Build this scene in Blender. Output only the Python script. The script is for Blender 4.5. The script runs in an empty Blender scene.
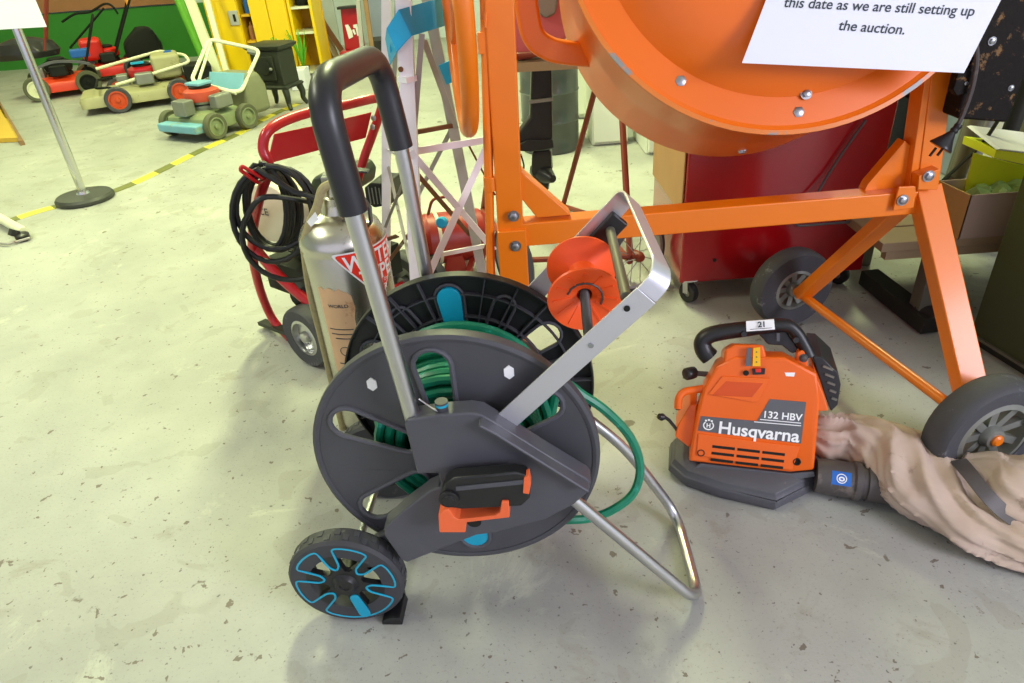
import bpy, bmesh, math, random
from mathutils import Vector, Matrix, noise
from mathutils.geometry import tessellate_polygon
random.seed(7)
S = bpy.context.scene
COL = S.collection
V = Vector
PI = math.pi
# ------------------------------------------------------------------ camera
FOC = 683.0; CAMH = 1.1
TH = math.radians(31.34); RHO = math.radians(4.244)
Fw = V((0, math.cos(TH), -math.sin(TH))); U0 = V((0, math.sin(TH), math.cos(TH))); R0 = V((1, 0, 0))
Rt = math.cos(RHO) * R0 - math.sin(RHO) * U0
Up = math.sin(RHO) * R0 + math.cos(RHO) * U0
CAM = V((0, 0, CAMH))
def ray(x, y): return Fw + Rt * ((x - 512) / FOC) - Up * ((y - 341.5) / FOC)
def fl(x, y, z=0.0):
    d = ray(x, y); return CAM + d * ((z - CAMH) / d.z)
def aty(x, y, Y):
    d = ray(x, y); return CAM + d * (Y / d.y)
def onplane(x, y, p, n):
    d = ray(x, y); return CAM + d * ((p - CAM).dot(n) / d.dot(n))
cd = bpy.data.cameras.new('camera'); cam = bpy.data.objects.new('camera', cd); COL.objects.link(cam)
cd.sensor_width = 36; cd.lens = 36 * FOC / 1024; cd.clip_start = 0.02
m = Matrix((Rt, Up, -Fw)).transposed().to_4x4(); m.translation = CAM; cam.matrix_world = m
S.camera = cam
S.view_settings.view_transform = 'Standard'; S.view_settings.look = 'None'
S.view_settings.gamma = 1; S.view_settings.use_curve_mapping = False
S.view_settings.exposure = 0.0
# ------------------------------------------------------------------ materials
def lin(h):
    h = h.lstrip('#'); c = [int(h[i:i+2], 16) / 255 for i in (0, 2, 4)]
    return [x / 12.92 if x <= .04045 else ((x + .055) / 1.055) ** 2.4 for x in c]
def M(name, hexc, rough=.5, metal=0.0, var=.12, scale=14, bump=0.0, wear=None, wearamt=.62, wearscale=9, coat=0.0, trans=0):
    mt = bpy.data.materials.new(name); mt.use_nodes = True
    nt = mt.node_tree; b = nt.nodes['Principled BSDF']; N = nt.nodes.new; L = nt.links.new
    c = lin(hexc)
    tc = N('ShaderNodeTexCoord'); nz = N('ShaderNodeTexNoise'); nz.inputs['Scale'].default_value = scale; nz.inputs['Detail'].default_value = 6
    L(tc.outputs['Object'], nz.inputs['Vector'])
    mx = N('ShaderNodeMixRGB'); mx.inputs[1].default_value = [x * (1 - var) for x in c] + [1]; mx.inputs[2].default_value = [min(1, x * (1 + var)) for x in c] + [1]
    L(nz.outputs['Fac'], mx.inputs[0]); out = mx.outputs[0]
    if wear:
        n2 = N('ShaderNodeTexNoise'); n2.inputs['Scale'].default_value = wearscale; n2.inputs['Detail'].default_value = 9; n2.inputs['Roughness'].default_value = .7
        L(tc.outputs['Object'], n2.inputs['Vector'])
        rp = N('ShaderNodeValToRGB'); rp.color_ramp.elements[0].position = wearamt; rp.color_ramp.elements[1].position = wearamt + .06
        L(n2.outputs['Fac'], rp.inputs[0]); m2 = N('ShaderNodeMixRGB'); m2.inputs[2].default_value = lin(wear) + [1]
        L(rp.outputs[0], m2.inputs[0]); L(out, m2.inputs[1]); out = m2.outputs[0]
    L(out, b.inputs['Base Color'])
    b.inputs['Roughness'].default_value = rough; b.inputs['Metallic'].default_value = metal
    if coat: b.inputs['Coat Weight'].default_value = coat; b.inputs['Coat Roughness'].default_value = .15
    if bump:
        bp = N('ShaderNodeBump'); bp.inputs['Strength'].default_value = bump; bp.inputs['Distance'].default_value = .004
        n3 = N('ShaderNodeTexNoise'); n3.inputs['Scale'].default_value = scale * 6; n3.inputs['Detail'].default_value = 4
        L(tc.outputs['Object'], n3.inputs['Vector']); L(n3.outputs['Fac'], bp.inputs['Height']); L(bp.outputs[0], b.inputs['Normal'])
    return mt
MA = {}
def mats():
    a = MA
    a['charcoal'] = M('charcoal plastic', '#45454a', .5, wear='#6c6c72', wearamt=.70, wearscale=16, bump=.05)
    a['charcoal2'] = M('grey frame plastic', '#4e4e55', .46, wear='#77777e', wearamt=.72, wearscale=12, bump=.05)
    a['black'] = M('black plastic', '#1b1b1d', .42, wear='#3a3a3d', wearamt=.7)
    a['grip'] = M('black rubber grip', '#232327', .38, var=.2, scale=30)
    a['rubber'] = M('tyre rubber', '#424247', .66, wear='#77777c', wearamt=.60, wearscale=14, bump=.25)
    a['rubberclean'] = M('tread rubber', '#3a3a3e', .65, wear='#5c5a55', wearamt=.64, wearscale=22)
    a['cyan'] = M('turquoise plastic', '#12a0c0', .38)
    a['hose'] = M('green hose', '#127a5a', .38, var=.3, scale=60, wear='#2fae96', wearamt=.60, wearscale=10)
    a['alu'] = M('brushed aluminium', '#c9c9cb', .3, 1.0, var=.06, scale=40)
    a['aluwhite'] = M('anodised aluminium', '#d2d2d8', .42, .75, var=.04)
    a['chrome'] = M('chromed steel', '#d4d4d6', .18, 1.0, var=.05)
    a['steel'] = M('stainless steel', '#c8c5ba', .27, 1.0, var=.12, scale=6, wear='#8e8a7c', wearamt=.64)
    a['zinc'] = M('zinc bolt', '#a5a7ab', .35, .9)
    a['orange'] = M('orange paint', '#e87702', .42, var=.06, scale=5, wear='#b85210', wearamt=.70, wearscale=10, coat=.3)
    a['orangedrum'] = M('orange drum paint', '#e66a02', .38, var=.06, scale=4, wear='#c4500a', wearamt=.70, wearscale=6, coat=.15)
    a['spool'] = M('orange red plastic', '#fa5a1c', .4, var=.05)
    a['latch'] = M('coral orange plastic', '#ee6a3a', .42)
    a['blower'] = M('orange blower housing', '#e8630e', .38, var=.05, wear='#c05a20', wearamt=.74)
    a['blowergrey'] = M('dark grey plastic base', '#515157', .5, wear='#7d7b78', wearamt=.62, wearscale=8, bump=.1)
    a['decal'] = M('grey decal', '#5b5b60', .45)
    a['white'] = M('white print', '#f0f0f0', .5, var=.02)
    a['paper'] = M('white paper', '#dedfe8', .8, var=.01)
    a['ink'] = M('dark ink', '#2c3640', .7, var=.02)
    a['bag'] = M('brown canvas', '#bda898', .85, var=.14, scale=9, wear='#957f70', wearamt=.60, wearscale=7, bump=.3)
    a['pipe'] = M('dark grey pipe', '#4a4442', .5, wear='#6b625c', wearamt=.6)
    a['redpaint'] = M('red paint', '#b3101c', .34, var=.1, coat=.3, wear='#7d0d14', wearamt=.7)
    a['redcab'] = M('deep red enamel', '#9c0a12', .2, var=.06, scale=3, coat=.5)
    a['redorange'] = M('red label', '#e8311e', .4, var=.05)
    a['tan'] = M('tan board and reflection', '#b98a5a', .55, var=.1)
    a['kraft'] = M('torn paper label', '#d8b088', .8, var=.12, wear='#b98a62', wearamt=.58)
    a['cable'] = M('black cable', '#161618', .45)
    a['cream'] = M('cream plastic', '#d9d3b4', .45, wear='#b9b08a', wearamt=.66)
    a['engine'] = M('dark engine casting', '#2b2e2a', .5, .3, var=.3)
    a['greymetal'] = M('grey cast metal', '#8d8f88', .45, .6, var=.2)
    a['lattice'] = M('white painted steel', '#e8e8ee', .42, var=.06, wear='#8a6a50', wearamt=.70, wearscale=14)
    a['latticegrey'] = M('weathered steel', '#a19d98', .5, .2, wear='#6e4a33', wearamt=.60, wearscale=12)
    a['rust'] = M('rusty steel', '#6e4428', .8, wear='#9a9086', wearamt=.60)
    a['tapeblue'] = M('blue tape', '#109ccc', .4, var=.14, scale=22)
    a['tankred'] = M('faded red tank', '#9a2418', .42, wear='#6a3a2c', wearamt=.6)
    a['rustred'] = M('red brown steel', '#7e2b14', .5, wear='#4e2012', wearamt=.62)
    a['outblack'] = M('black gearcase', '#2c2b2c', .38, var=.25, coat=.2)
    a['pink'] = M('faded red cowl', '#d0666c', .5, var=.15)
    a['drumgrey'] = M('dark grey drum', '#44494a', .28, var=.1, coat=.3)
    a['whitebox'] = M('white enamel', '#dfe2d6', .4, var=.03)
    a['blackrust'] = M('black rusty housing', '#15100c', .7, wear='#7a5c3a', wearamt=.58, wearscale=34, bump=.3)
    a['darkgreen'] = M('olive green cabinet', '#3f4424', .4, var=.08)
    a['wood'] = M('rough timber', '#9c8668', .8, var=.25, scale=5, bump=.2)
    a['plank'] = M('brown plank', '#8a6a48', .8, var=.3, scale=6)
    a['card'] = M('cardboard', '#a99282', .85, var=.06)
    a['cardlit'] = M('lit cardboard', '#c39a5c', .85, var=.06)
    a['lime'] = M('lime yellow card', '#d6dc1a', .6, var=.05)
    a['lightgrey'] = M('pale grey card', '#c9c6c8', .7, var=.04)
    a['darksteel'] = M('dark steel', '#3b3a36', .5, .5, var=.25)
    a['olivesteel'] = M('grey olive steel', '#6e6a5e', .5, .3, var=.2)
    a['bluegrey'] = M('blue grey enamel', '#8a93a8', .4, var=.05)
    a['teal'] = M('pale teal plastic', '#5aa8a0', .5)
    a['yellow'] = M('yellow enamel', '#f0c808', .36, var=.05)
    a['yellowin'] = M('yellow shelf interior', '#d8a814', .5, var=.08)
    a['stove'] = M('cast iron', '#34382e', .5, .4, var=.25)
    a['red'] = M('bright red paint', '#d8261c', .35, var=.08)
    a['mowred'] = M('red mower paint', '#e2401c', .35, var=.08)
    a['orangehub'] = M('orange wheel hub', '#c8481a', .5)
    a['mowcream'] = M('cream mower paint', '#aaa67e', .45, wear='#8f8a64', wearamt=.6)
    a['mowblue'] = M('pale blue mower paint', '#76aec6', .5, wear='#8a9a80', wearamt=.6)
    a['mowgreen'] = M('grey green mower paint', '#7f8a66', .6, wear='#a59a6a', wearamt=.6)
    a['catchgrey'] = M('grey green catcher', '#7d7f62', .6, var=.15)
    a['mesh'] = M('black fabric', '#1d1f1c', .85)
    a['tyregreen'] = M('grey tyre', '#5a5c46', .8)
    a['tag'] = M('orange plastic tag', '#f09a10', .5)
    a['blue'] = M('blue plastic', '#1c62b8', .4)
    a['green'] = M('green paint', '#2f7a22', .5, var=.08)
    a['brownboard'] = M('brown wall board', '#9a6844', .75, var=.1)
    a['wall'] = M('pale wall paint', '#c9d2d6', .8, var=.04)
    a['ceiling'] = M('white ceiling', '#dadad4', .9, var=.03)
    a['greenpipe'] = M('bright green pipe', '#62b02c', .4)
    a['palepost'] = M('pale painted board', '#dfe0c0', .55, var=.06)
    a['lockgrey'] = M('grey lock plate', '#b9bab0', .4, .3)
    a['dark'] = M('dark recess', '#14140f', .9)
    a['stickeryellow'] = M('yellow sticker', '#f4b80a', .5)
    a['greydoor'] = M('grey door panel', '#b7bec0', .6)
    a['glove'] = M('green bin bags', '#8fae62', .6, var=.3, scale=40)
mats()
for k_ in ('blackrust', 'darksteel', 'engine', 'outblack', 'mesh'): MA[k_].node_tree.nodes['Principled BSDF'].inputs['Specular IOR Level'].default_value = .2
def floor_mat():
    mt = bpy.data.materials.new('painted concrete'); mt.use_nodes = True
    nt = mt.node_tree; b = nt.nodes['Principled BSDF']; N = nt.nodes.new; L = nt.links.new
    tc = N('ShaderNodeTexCoord')
    def nz(scale, det=6, rough=.6, dist=0):
        n = N('ShaderNodeTexNoise'); n.inputs['Scale'].default_value = scale; n.inputs['Detail'].default_value = det
        n.inputs['Roughness'].default_value = rough; n.inputs['Distortion'].default_value = dist; L(tc.outputs['Object'], n.inputs['Vector']); return n
    def ramp(src, p0, p1, c0=(0,0,0,1), c1=(1,1,1,1)):
        r = N('ShaderNodeValToRGB'); r.color_ramp.elements[0].position = p0; r.color_ramp.elements[1].position = p1
        r.color_ramp.elements[0].color = c0; r.color_ramp.elements[1].color = c1; L(src, r.inputs[0]); return r.outputs[0]
    def mix(fac, a, c, k=1.0):
        mx = N('ShaderNodeMixRGB')
        if k != 1.0:
            mm = N('ShaderNodeMath'); mm.operation = 'MULTIPLY'; mm.inputs[1].default_value = k; L(fac, mm.inputs[0]); fac = mm.outputs[0]
        L(fac, mx.inputs[0]); L(a, mx.inputs[1]); mx.inputs[2].default_value = lin(c) + [1]; return mx.outputs[0]
    base = ramp(nz(2.2, 8, .65).outputs['Fac'], .3, .7, lin('#989894') + [1], lin('#b0b0aa') + [1])
    o = mix(ramp(nz(5.5, 10, .7, .5).outputs['Fac'], .60, .68), base, '#868070', .4)     # worn bare patches
    o = mix(ramp(nz(17, 8, .7).outputs['Fac'], .66, .72), o, '#6a6458', .7)                # small stains
    o = mix(ramp(nz(3.1, 10, .75, .8).outputs['Fac'], .58, .66), o, '#c6c8b8', .45)         # scuffed light areas
    o = mix(ramp(nz(160, 3, .6).outputs['Fac'], .60, .70), o, '#6c6b68', .45)
    o = mix(ramp(nz(9, 4, .5, .2).outputs['Fac'], .70, .715), o, '#5d5346', .75)               # speckle
    o = mix(ramp(nz(6.5, 3, .5, .6).outputs['Fac'], .60, .615), o, '#8b887c', .28)
    o = mix(ramp(nz(34, 3, .55, .3).outputs['Fac'], .685, .70), o, '#62564b', .8)
    o = mix(ramp(nz(70, 2, .5).outputs['Fac'], .70, .72), o, '#55524e', .7)
    L(o, b.inputs['Base Color']); b.inputs['Roughness'].default_value = .55; b.inputs['Specular IOR Level'].default_value = .35
    bp = N('ShaderNodeBump'); bp.inputs['Strength'].default_value = .3; bp.inputs['Distance'].default_value = .003
    L(nz(130, 4, .6).outputs['Fac'], bp.inputs['Height']); L(bp.outputs[0], b.inputs['Normal'])
    return mt
def tape_mat():
    mt = bpy.data.materials.new('hazard tape'); mt.use_nodes = True
    nt = mt.node_tree; b = nt.nodes['Principled BSDF']; N = nt.nodes.new; L = nt.links.new
    tc = N('ShaderNodeTexCoord'); w = N('ShaderNodeTexWave'); w.inputs['Scale'].default_value = 1.5; w.bands_direction = 'DIAGONAL'
    L(tc.outputs['Object'], w.inputs['Vector']); r = N('ShaderNodeValToRGB'); r.color_ramp.interpolation = 'CONSTANT'
    r.color_ramp.elements[0].color = lin('#6e7038') + [1]; r.color_ramp.elements[1].position = .42; r.color_ramp.elements[1].color = lin('#d6c848') + [1]
    L(w.outputs['Fac'], r.inputs[0]); L(r.outputs[0], b.inputs['Base Color']); b.inputs['Roughness'].default_value = .5
    return mt
# ------------------------------------------------------------------ mesh builder
def frame_of(axis, hint=None):
    a = V(axis).normalized()
    h = V(hint) if hint else (V((0, 0, 1)) if abs(a.z) < .9 else V((1, 0, 0)))
    x = h.cross(a)
    if x.length < 1e-6: x = V((1, 0, 0)).cross(a)
    x.normalize(); return x, a.cross(x), a
def fillet(pts, r, n=6):
    pts = [V(p) for p in pts]; out = [pts[0]]
    for i in range(1, len(pts) - 1):
        a, b, c = pts[i-1], pts[i], pts[i+1]
        d1 = (a - b); d2 = (c - b); k = min(r, d1.length * .48, d2.length * .48)
        p = b + d1.normalized() * k; q = b + d2.normalized() * k
        for j in range(n + 1):
            t = j / n; out.append(p * (1-t)**2 + b * 2*t*(1-t) + q * t*t)
    out.append(pts[-1]); return out
def spline(pts, n=8, closed=False):
    pts = [V(p) for p in pts]; out = []; N = len(pts)
    rng = range(N if closed else N - 1)
    for i in rng:
        if closed: p0, p1, p2, p3 = pts[(i-1) % N], pts[i], pts[(i+1) % N], pts[(i+2) % N]
        else: p0, p1, p2, p3 = pts[max(i-1, 0)], pts[i], pts[i+1], pts[min(i+2, N-1)]
        for j in range(n):
            t = j / n; out.append(.5 * ((2*p1) + (p2-p0)*t + (2*p0-5*p1+4*p2-p3)*t*t + (3*p1-p0-3*p2+p3)*t**3))
    if not closed: out.append(pts[-1])
    return out
class MB:
    def __init__(s): s.v = []; s.f = []
    def add(s, vs, fs):
        o = len(s.v); s.v += [V(p) for p in vs]; s.f += [tuple(i + o for i in f) for f in fs]; return s
    def hexa(s, p):   # 8 corners: bottom loop 0-3, top loop 4-7
        return s.add(p, [(3,2,1,0),(4,5,6,7),(0,1,5,4),(1,2,6,5),(2,3,7,6),(3,0,4,7)])
    def box(s, c, sz, rot=None):
        c = V(c); h = V(sz) * .5; q = []
        for z in (-1, 1):
            for x, y in ((-1,-1),(1,-1),(1,1),(-1,1)):
                d = V((x*h.x, y*h.y, z*h.z)); q.append(c + (rot @ d if rot else d))
        return s.hexa(q)
    def bar(s, a, b, w, h, hint=None):   # rectangular bar, h along hint direction
        a, b = V(a), V(b); x, y, z = frame_of(b - a, hint); q = []
        for p in (a, b):
            for i, j in ((-1,-1),(1,-1),(1,1),(-1,1)): q.append(p + x * (i*w/2) + y * (j*h/2))
        return s.hexa(q)
    def tube(s, pts, r, seg=12, closed=False, rr=None, flat=None):
        pts = [V(p) for p in pts]; n = len(pts); rings = []
        t0 = (pts[1] - pts[0]).normalized(); x, y, _ = frame_of(t0); pt = t0
        vs = []
        for i, p in enumerate(pts):
            a = pts[(i-1) % n] if (closed or i) else p; b = pts[(i+1) % n] if (closed or i < n-1) else p
            t = (b - a).normalized() if (b-a).length > 1e-9 else pt
            q = pt.rotation_difference(t); x = q @ x; x = (x - t * x.dot(t)).normalized(); pt = t; y = t.cross(x)
            R = rr[i] if rr else r
            for k in range(seg):
                an = 2*PI*k/seg; vs.append(p + (x*math.cos(an) + y*math.sin(an)) * R)
        fs = []
        for i in range(n if closed else n-1):
            j = (i+1) % n
            for k in range(seg):
                l = (k+1) % seg; fs.append((i*seg+k, i*seg+l, j*seg+l, j*seg+k))
        if not closed: fs += [tuple(range(seg))[::-1], tuple((n-1)*seg+k for k in range(seg))]
        return s.add(vs, fs)
    def ribbon(s, pts, w, th, wdir):  # flat strip following pts, width along wdir
        pts = [V(p) for p in pts]; w_ = V(wdir).normalized(); vs = []; n = len(pts)
        for i, p in enumerate(pts):
            t = (pts[min(i+1, n-1)] - pts[max(i-1, 0)]).normalized(); wd = (w_ - t * w_.dot(t)).normalized(); nn = t.cross(wd)
            for a, b in ((-1,-1),(1,-1),(1,1),(-1,1)): vs.append(p + wd*(a*w/2) + nn*(b*th/2))
        fs = []
        for i in range(n-1):
            for k in range(4): l = (k+1) % 4; fs.append((i*4+k, i*4+l, i*4+4+l, i*4+4+k))
        fs += [(3,2,1,0), tuple((n-1)*4+k for k in range(4))]
        return s.add(vs, fs)
    def lathe(s, prof, o, axis, seg=32, hint=None):   # prof: (radius, distance along axis)
        o = V(o); x, y, z = frame_of(axis, hint); vs = []; n = len(prof)
        for r, h in prof:
            for k in range(seg):
                a = 2*PI*k/seg; vs.append(o + z*h + (x*math.cos(a) + y*math.sin(a)) * max(r, 1e-5))
        fs = [(i*seg+k, i*seg+(k+1) % seg, (i+1)*seg+(k+1) % seg, (i+1)*seg+k) for i in range(n-1) for k in range(seg)]
        if prof[0][0] > 1e-4: fs.append(tuple(range(seg))[::-1])
        if prof[-1][0] > 1e-4: fs.append(tuple((n-1)*seg+k for k in range(seg)))
        return s.add(vs, fs)
    def rod(s, a, b, r, seg=16):
        a, b = V(a), V(b); return s.lathe([(r, 0), (r, (b-a).length)], a, b-a, seg)
    def ring(s, prof, o, axis, seg=40):  # closed profile torus-like
        return s.lathe_closed(prof, o, axis, seg)
    def lathe_closed(s, prof, o, axis, seg=40):
        o = V(o); x, y, z = frame_of(axis); vs = []; n = len(prof)
        for r, h in prof:
            for k in range(seg):
                a = 2*PI*k/seg; vs.append(o + z*h + (x*math.cos(a)+y*math.sin(a))*r)
        fs = [(i*seg+k, i*seg+(k+1) % seg, ((i+1) % n)*seg+(k+1) % seg, ((i+1) % n)*seg+k) for i in range(n) for k in range(seg)]
        return s.add(vs, fs)
    def plate(s, loops, mp, t0, t1):   # 2D loops (outer, holes...), mp(u,v,t) -> 3D
        flat = [p for l in loops for p in l]
        tris = tessellate_polygon([[V((p[0], p[1], 0)) for p in l] for l in loops]); n = len(flat)
        vs = [mp(p[0], p[1], t0) for p in flat] + [mp(p[0], p[1], t1) for p in flat]
        fs = [tuple(t) for t in tris] + [tuple(i+n for i in reversed(t)) for t in tris]
        o = 0
        for l in loops:
            k = len(l)
            for i in range(k): j = (i+1) % k; fs.append((o+i, o+j, n+o+j, n+o+i))
            o += k
        return s.add(vs, fs)
    def prism(s, pts, vec):
        pts = [V(p) for p in pts]; n = len(pts); vec = V(vec)
        fs = [tuple(range(n))[::-1], tuple(range(n, 2*n))] + [(i, (i+1) % n, n+(i+1) % n, n+i) for i in range(n)]
        return s.add(pts + [p + vec for p in pts], fs)
    def loft(s, rings):
        n = len(rings[0]); vs = [p for r in rings for p in r]; k = len(rings)
        fs = [(i*n+j, i*n+(j+1) % n, (i+1)*n+(j+1) % n, (i+1)*n+j) for i in range(k-1) for j in range(n)]
        fs += [tuple(range(n))[::-1], tuple((k-1)*n+j for j in range(n))]
        return s.add(vs, fs)
    def sphere(s, c, r, seg=16, sc=(1,1,1)):
        c = V(c); pr = [(math.sin(PI*i/8), -math.cos(PI*i/8)) for i in range(9)]; vs = []
        for a, h in pr:
            for k in range(seg):
                t = 2*PI*k/seg; vs.append(c + V((a*math.cos(t)*r*sc[0], a*math.sin(t)*r*sc[1], h*r*sc[2])))
        return s.add(vs, [(i*seg+k, i*seg+(k+1) % seg, (i+1)*seg+(k+1) % seg, (i+1)*seg+k) for i in range(8) for k in range(seg)])
    def build(s, name, mat, parent=None, bevel=0, ang=35, smooth=True, seg=2, sub=0):
        o0 = V((0, 0, 0)); p = parent
        while p is not None: o0 += p.location; p = p.parent
        me = bpy.data.meshes.new(name); vs = s.v
        if parent is None:
            lo = V([min(v[i] for v in vs) for i in range(3)]); hi = V([max(v[i] for v in vs) for i in range(3)])
            o0 = V(((lo.x+hi.x)/2, (lo.y+hi.y)/2, lo.z))
        me.from_pydata([v - o0 for v in vs], [], s.f)
        b = bmesh.new(); b.from_mesh(me); bmesh.ops.remove_doubles(b, verts=b.verts, dist=1e-6)
        bmesh.ops.recalc_face_normals(b, faces=b.faces); b.to_mesh(me); b.free()
        if smooth:
            for q in me.polygons: q.use_smooth = True
            me.set_sharp_from_angle(angle=math.radians(ang))
        me.materials.append(MA[mat] if isinstance(mat, str) else mat)
        o = bpy.data.objects.new(name, me); COL.objects.link(o)
        if parent is None: o.location = o0
        else: o.parent = parent
        if bevel:
            md = o.modifiers.new('bevel', 'BEVEL'); md.width = bevel; md.segments = seg; md.limit_method = 'ANGLE'; md.angle_limit = math.radians(40)
            md.harden_normals = True
        if sub:
            md = o.modifiers.new('sub', 'SUBSURF'); md.levels = sub; md.render_levels = sub
        return o
def thing(name, label, cat, loc, group=None):
    o = bpy.data.objects.new(name, None); COL.objects.link(o); o.location = V(loc); o.empty_display_size = .05
    o['label'] = label; o['category'] = cat
    if group: o['group'] = group
    return o
def tag(o, label, cat, group=None, kind=None):
    o['label'] = label; o['category'] = cat
    if group: o['group'] = group
    if kind: o['kind'] = kind
    return o
def plab(o, t): o['label'] = t; return o
def struct(o): o['kind'] = 'structure'; return o
def text_geo(s, size=1.0, bold=0.0, shear=0.0, sub=0):
    cu = bpy.data.curves.new('lettering', 'FONT'); cu.body = s; cu.size = size; cu.offset = bold; cu.shear = shear
    o = bpy.data.objects.new('lettering', cu); COL.objects.link(o)
    dg = bpy.context.evaluated_depsgraph_get(); dg.update()
    me = bpy.data.meshes.new_from_object(o.evaluated_get(dg))
    bpy.data.objects.remove(o); bpy.data.curves.remove(cu)
    b = bmesh.new(); b.from_mesh(me); bmesh.ops.remove_doubles(b, verts=b.verts, dist=1e-5)
    bmesh.ops.triangulate(b, faces=b.faces)
    if sub: bmesh.ops.subdivide_edges(b, edges=b.edges, cuts=sub, use_grid_fill=True)
    b.verts.index_update()
    vs = [v.co.copy() for v in b.verts]; fs = [tuple(v.index for v in f.verts) for f in b.faces]; b.free(); bpy.data.meshes.remove(me)
    return vs, fs
def text_on(mb, s, p0, p1, updir, nrm, bold=0.0, shear=0.0, off=.0012, hscale=1.0):
    """lettering with its baseline from p0 to p1"""
    vs, fs = text_geo(s, 1.0, bold, shear)
    x0 = min(v.x for v in vs); x1 = max(v.x for v in vs); k = (p1 - p0).length / (x1 - x0)
    u = (p1 - p0).normalized(); up = V(updir); up = (up - u * up.dot(u)).normalized(); n = V(nrm).normalized()
    mb.add([p0 + u*((v.x-x0)*k) + up*(v.y*k*hscale) + n*off for v in vs], fs)
# reusable wheel ------------------------------------------------------------
def wheel(parent, c, axis, r, w, tyre, hub, hubr=.6, spokes=0, name='wheel', spokemat=None, capmat='black', seg=40):
    """tyre ring with a hub as sub-part; axis points to the outer face"""
    a = V(axis).normalized(); c = V(c)
    pr = [(r*hubr, -w*.42), (r*.93, -w*.5), (r*.985, -w*.38), (r, -w*.15), (r, w*.15), (r*.985, w*.38), (r*.93, w*.5), (r*.82, w*.47), (r*hubr, w*.42)]
    t = MB().lathe_closed(pr, c, a, seg).build(name, tyre, parent)
    h = MB(); h.lathe_closed([(r*hubr*1.01, -w*.36), (r*hubr*1.01, w*.40), (r*hubr*.86, w*.44), (r*hubr*.82, w*.1), (r*hubr*.82, -w*.36)], c, a, seg)
    h.lathe([(r*.2, -w*.5), (r*.2, w*.3), (r*.16, w*.46), (r*.07, w*.5)], c, a, 20)
    if spokes:
        x, y, z = frame_of(a)
        for k in range(spokes):
            an = 2*PI*k/spokes + .3; d = x*math.cos(an) + y*math.sin(an)
            h.bar(c + d*r*.15 + a*w*.1, c + d*r*hubr*.86 + a*w*.18, r*.13, w*.22, a)
    else: h.lathe([(r*hubr*.85, -w*.1), (r*hubr*.85, w*.12), (r*.18, w*.24)], c, a, seg)
    hb = h.build('hub', hub, t)
    return t
# ================================================================== SETTING
struct(MB().box((-1.0, 3.0, -.05), (14, 13, .1)).build('floor', floor_mat(), bevel=0, smooth=False))
struct(MB().box((-1.0, 9.0, 1.6), (14, .2, 3.2)).build('wall_back', 'wall', smooth=False))
struct(MB().box((-8.05, 3.0, 1.6), (.1, 13, 3.2)).build('wall_left', 'wall', smooth=False))
struct(MB().box((4.05, 3.0, 1.6), (.1, 13, 3.2)).build('wall_right', 'wall', smooth=False))
struct(MB().box((-1.0, 3.0, 3.25), (14, 13, .1)).build('ceiling', 'ceiling', smooth=False))
struct(MB().box((-5.4, 8.87, .28), (4.9, .06, .56)).build('trim_1', 'green', smooth=False))
struct(MB().box((-5.6, 8.85, 1.2), (4.2, .06, 1.25)).build('trim_2', 'brownboard', smooth=False))
# hazard tape on the floor
tp = [fl(*p) for p in ((12, 220), (40, 211), (85, 199), (120, 189), (160, 171), (200, 151), (240, 133), (268, 117), (300, 103))]
tp = spline(tp, 6); mbt = MB()
mbt.ribbon([p + V((0, 0, .0012)) for p in tp], .07, .0015, (1, -.35, 0))
tag(mbt.build('floor_tape', tape_mat(), smooth=False), 'yellow and black hazard tape line running across the floor on the left', 'tape')
# ================================================================== HOSE REEL (local frame: ex along the discs, ey away from the camera)
YAW = -.091
ex = V((math.cos(YAW), math.sin(YAW), 0)); ey = V((-math.sin(YAW), math.cos(YAW), 0)); ez = V((0, 0, 1))
RC = V((-.108, .883, 0)) + ey * .1045
def RL(x, z, y): return RC + ex*x + ey*y + ez*z
def rp(px, py, y): return onplane(px, py, RC + ey*y, ey)      # point on the plane at depth y
def rl(px, py, y):
    p = rp(px, py, y) - RC; return (p.dot(ex), p.z)
def ryl(l, y): return [RL(x, z, y) for x, z in l]
reel = thing('hose_reel_cart', 'charcoal wheeled garden hose reel cart with two large discs, silver tube handle and turquoise trim', 'hose reel', RC)
ZC = .346; DR = .24
def slot(ang, r0, r1, hw0, hw1, n=8):
    a = math.radians(ang); d = V((math.cos(a), math.sin(a))); q = V((-d.y, d.x)); out = []
    for i in range(n+1):
        t = -PI/2 + PI*i/n; out.append(d*(r1 + hw1*math.cos(t)) + q*(hw1*math.sin(t)))
    for i in range(n+1):
        t = PI/2 + PI*i/n; out.append(d*(r0 + hw0*math.cos(t)) + q*(hw0*math.sin(t)))
    return [(p.x, ZC + p.y) for p in out]
def circ(r, n=72, cx=0, cz=ZC): return [(cx + r*math.cos(2*PI*i/n), cz + r*math.sin(2*PI*i/n)) for i in range(n)]
mp = lambda u, v, t: RL(u, v, t)
openA = (35, 95, 155, 215)
slots = [slot(a, .085, .186, .021, .030) for a in openA]
d1 = MB(); d1.plate([circ(DR - .004)] + slots, mp, -.109, -.104)
d1.lathe_closed([(DR-.012, -.003), (DR-.012, -.0065), (DR-.006, -.008), (DR, -.005), (DR+.001, .004), (DR, .014), (DR-.004, .014), (DR-.006, 0)], RL(0, ZC, -.104), ey, 80)
near_disc = d1.build('reel_disc', 'charcoal', reel, bevel=.0015)
for sl in slots:      # raised lip round each slot opening
    pts = [RL(u, v, -.1095) for u, v in sl]; MB().tube(pts, .0045, 8, closed=True).build('slot_rim', 'charcoal2', near_disc)
ins = slot(275, .10, .186, .022, .027)
MB().plate([ins], mp, -.1105, -.104).build('slot_insert', 'cyan', near_disc, bevel=.001)
MB().tube([RL(u, v, -.1095) for u, v in ins], .004, 8, closed=True).build('slot_rim', 'charcoal2', near_disc)
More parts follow.
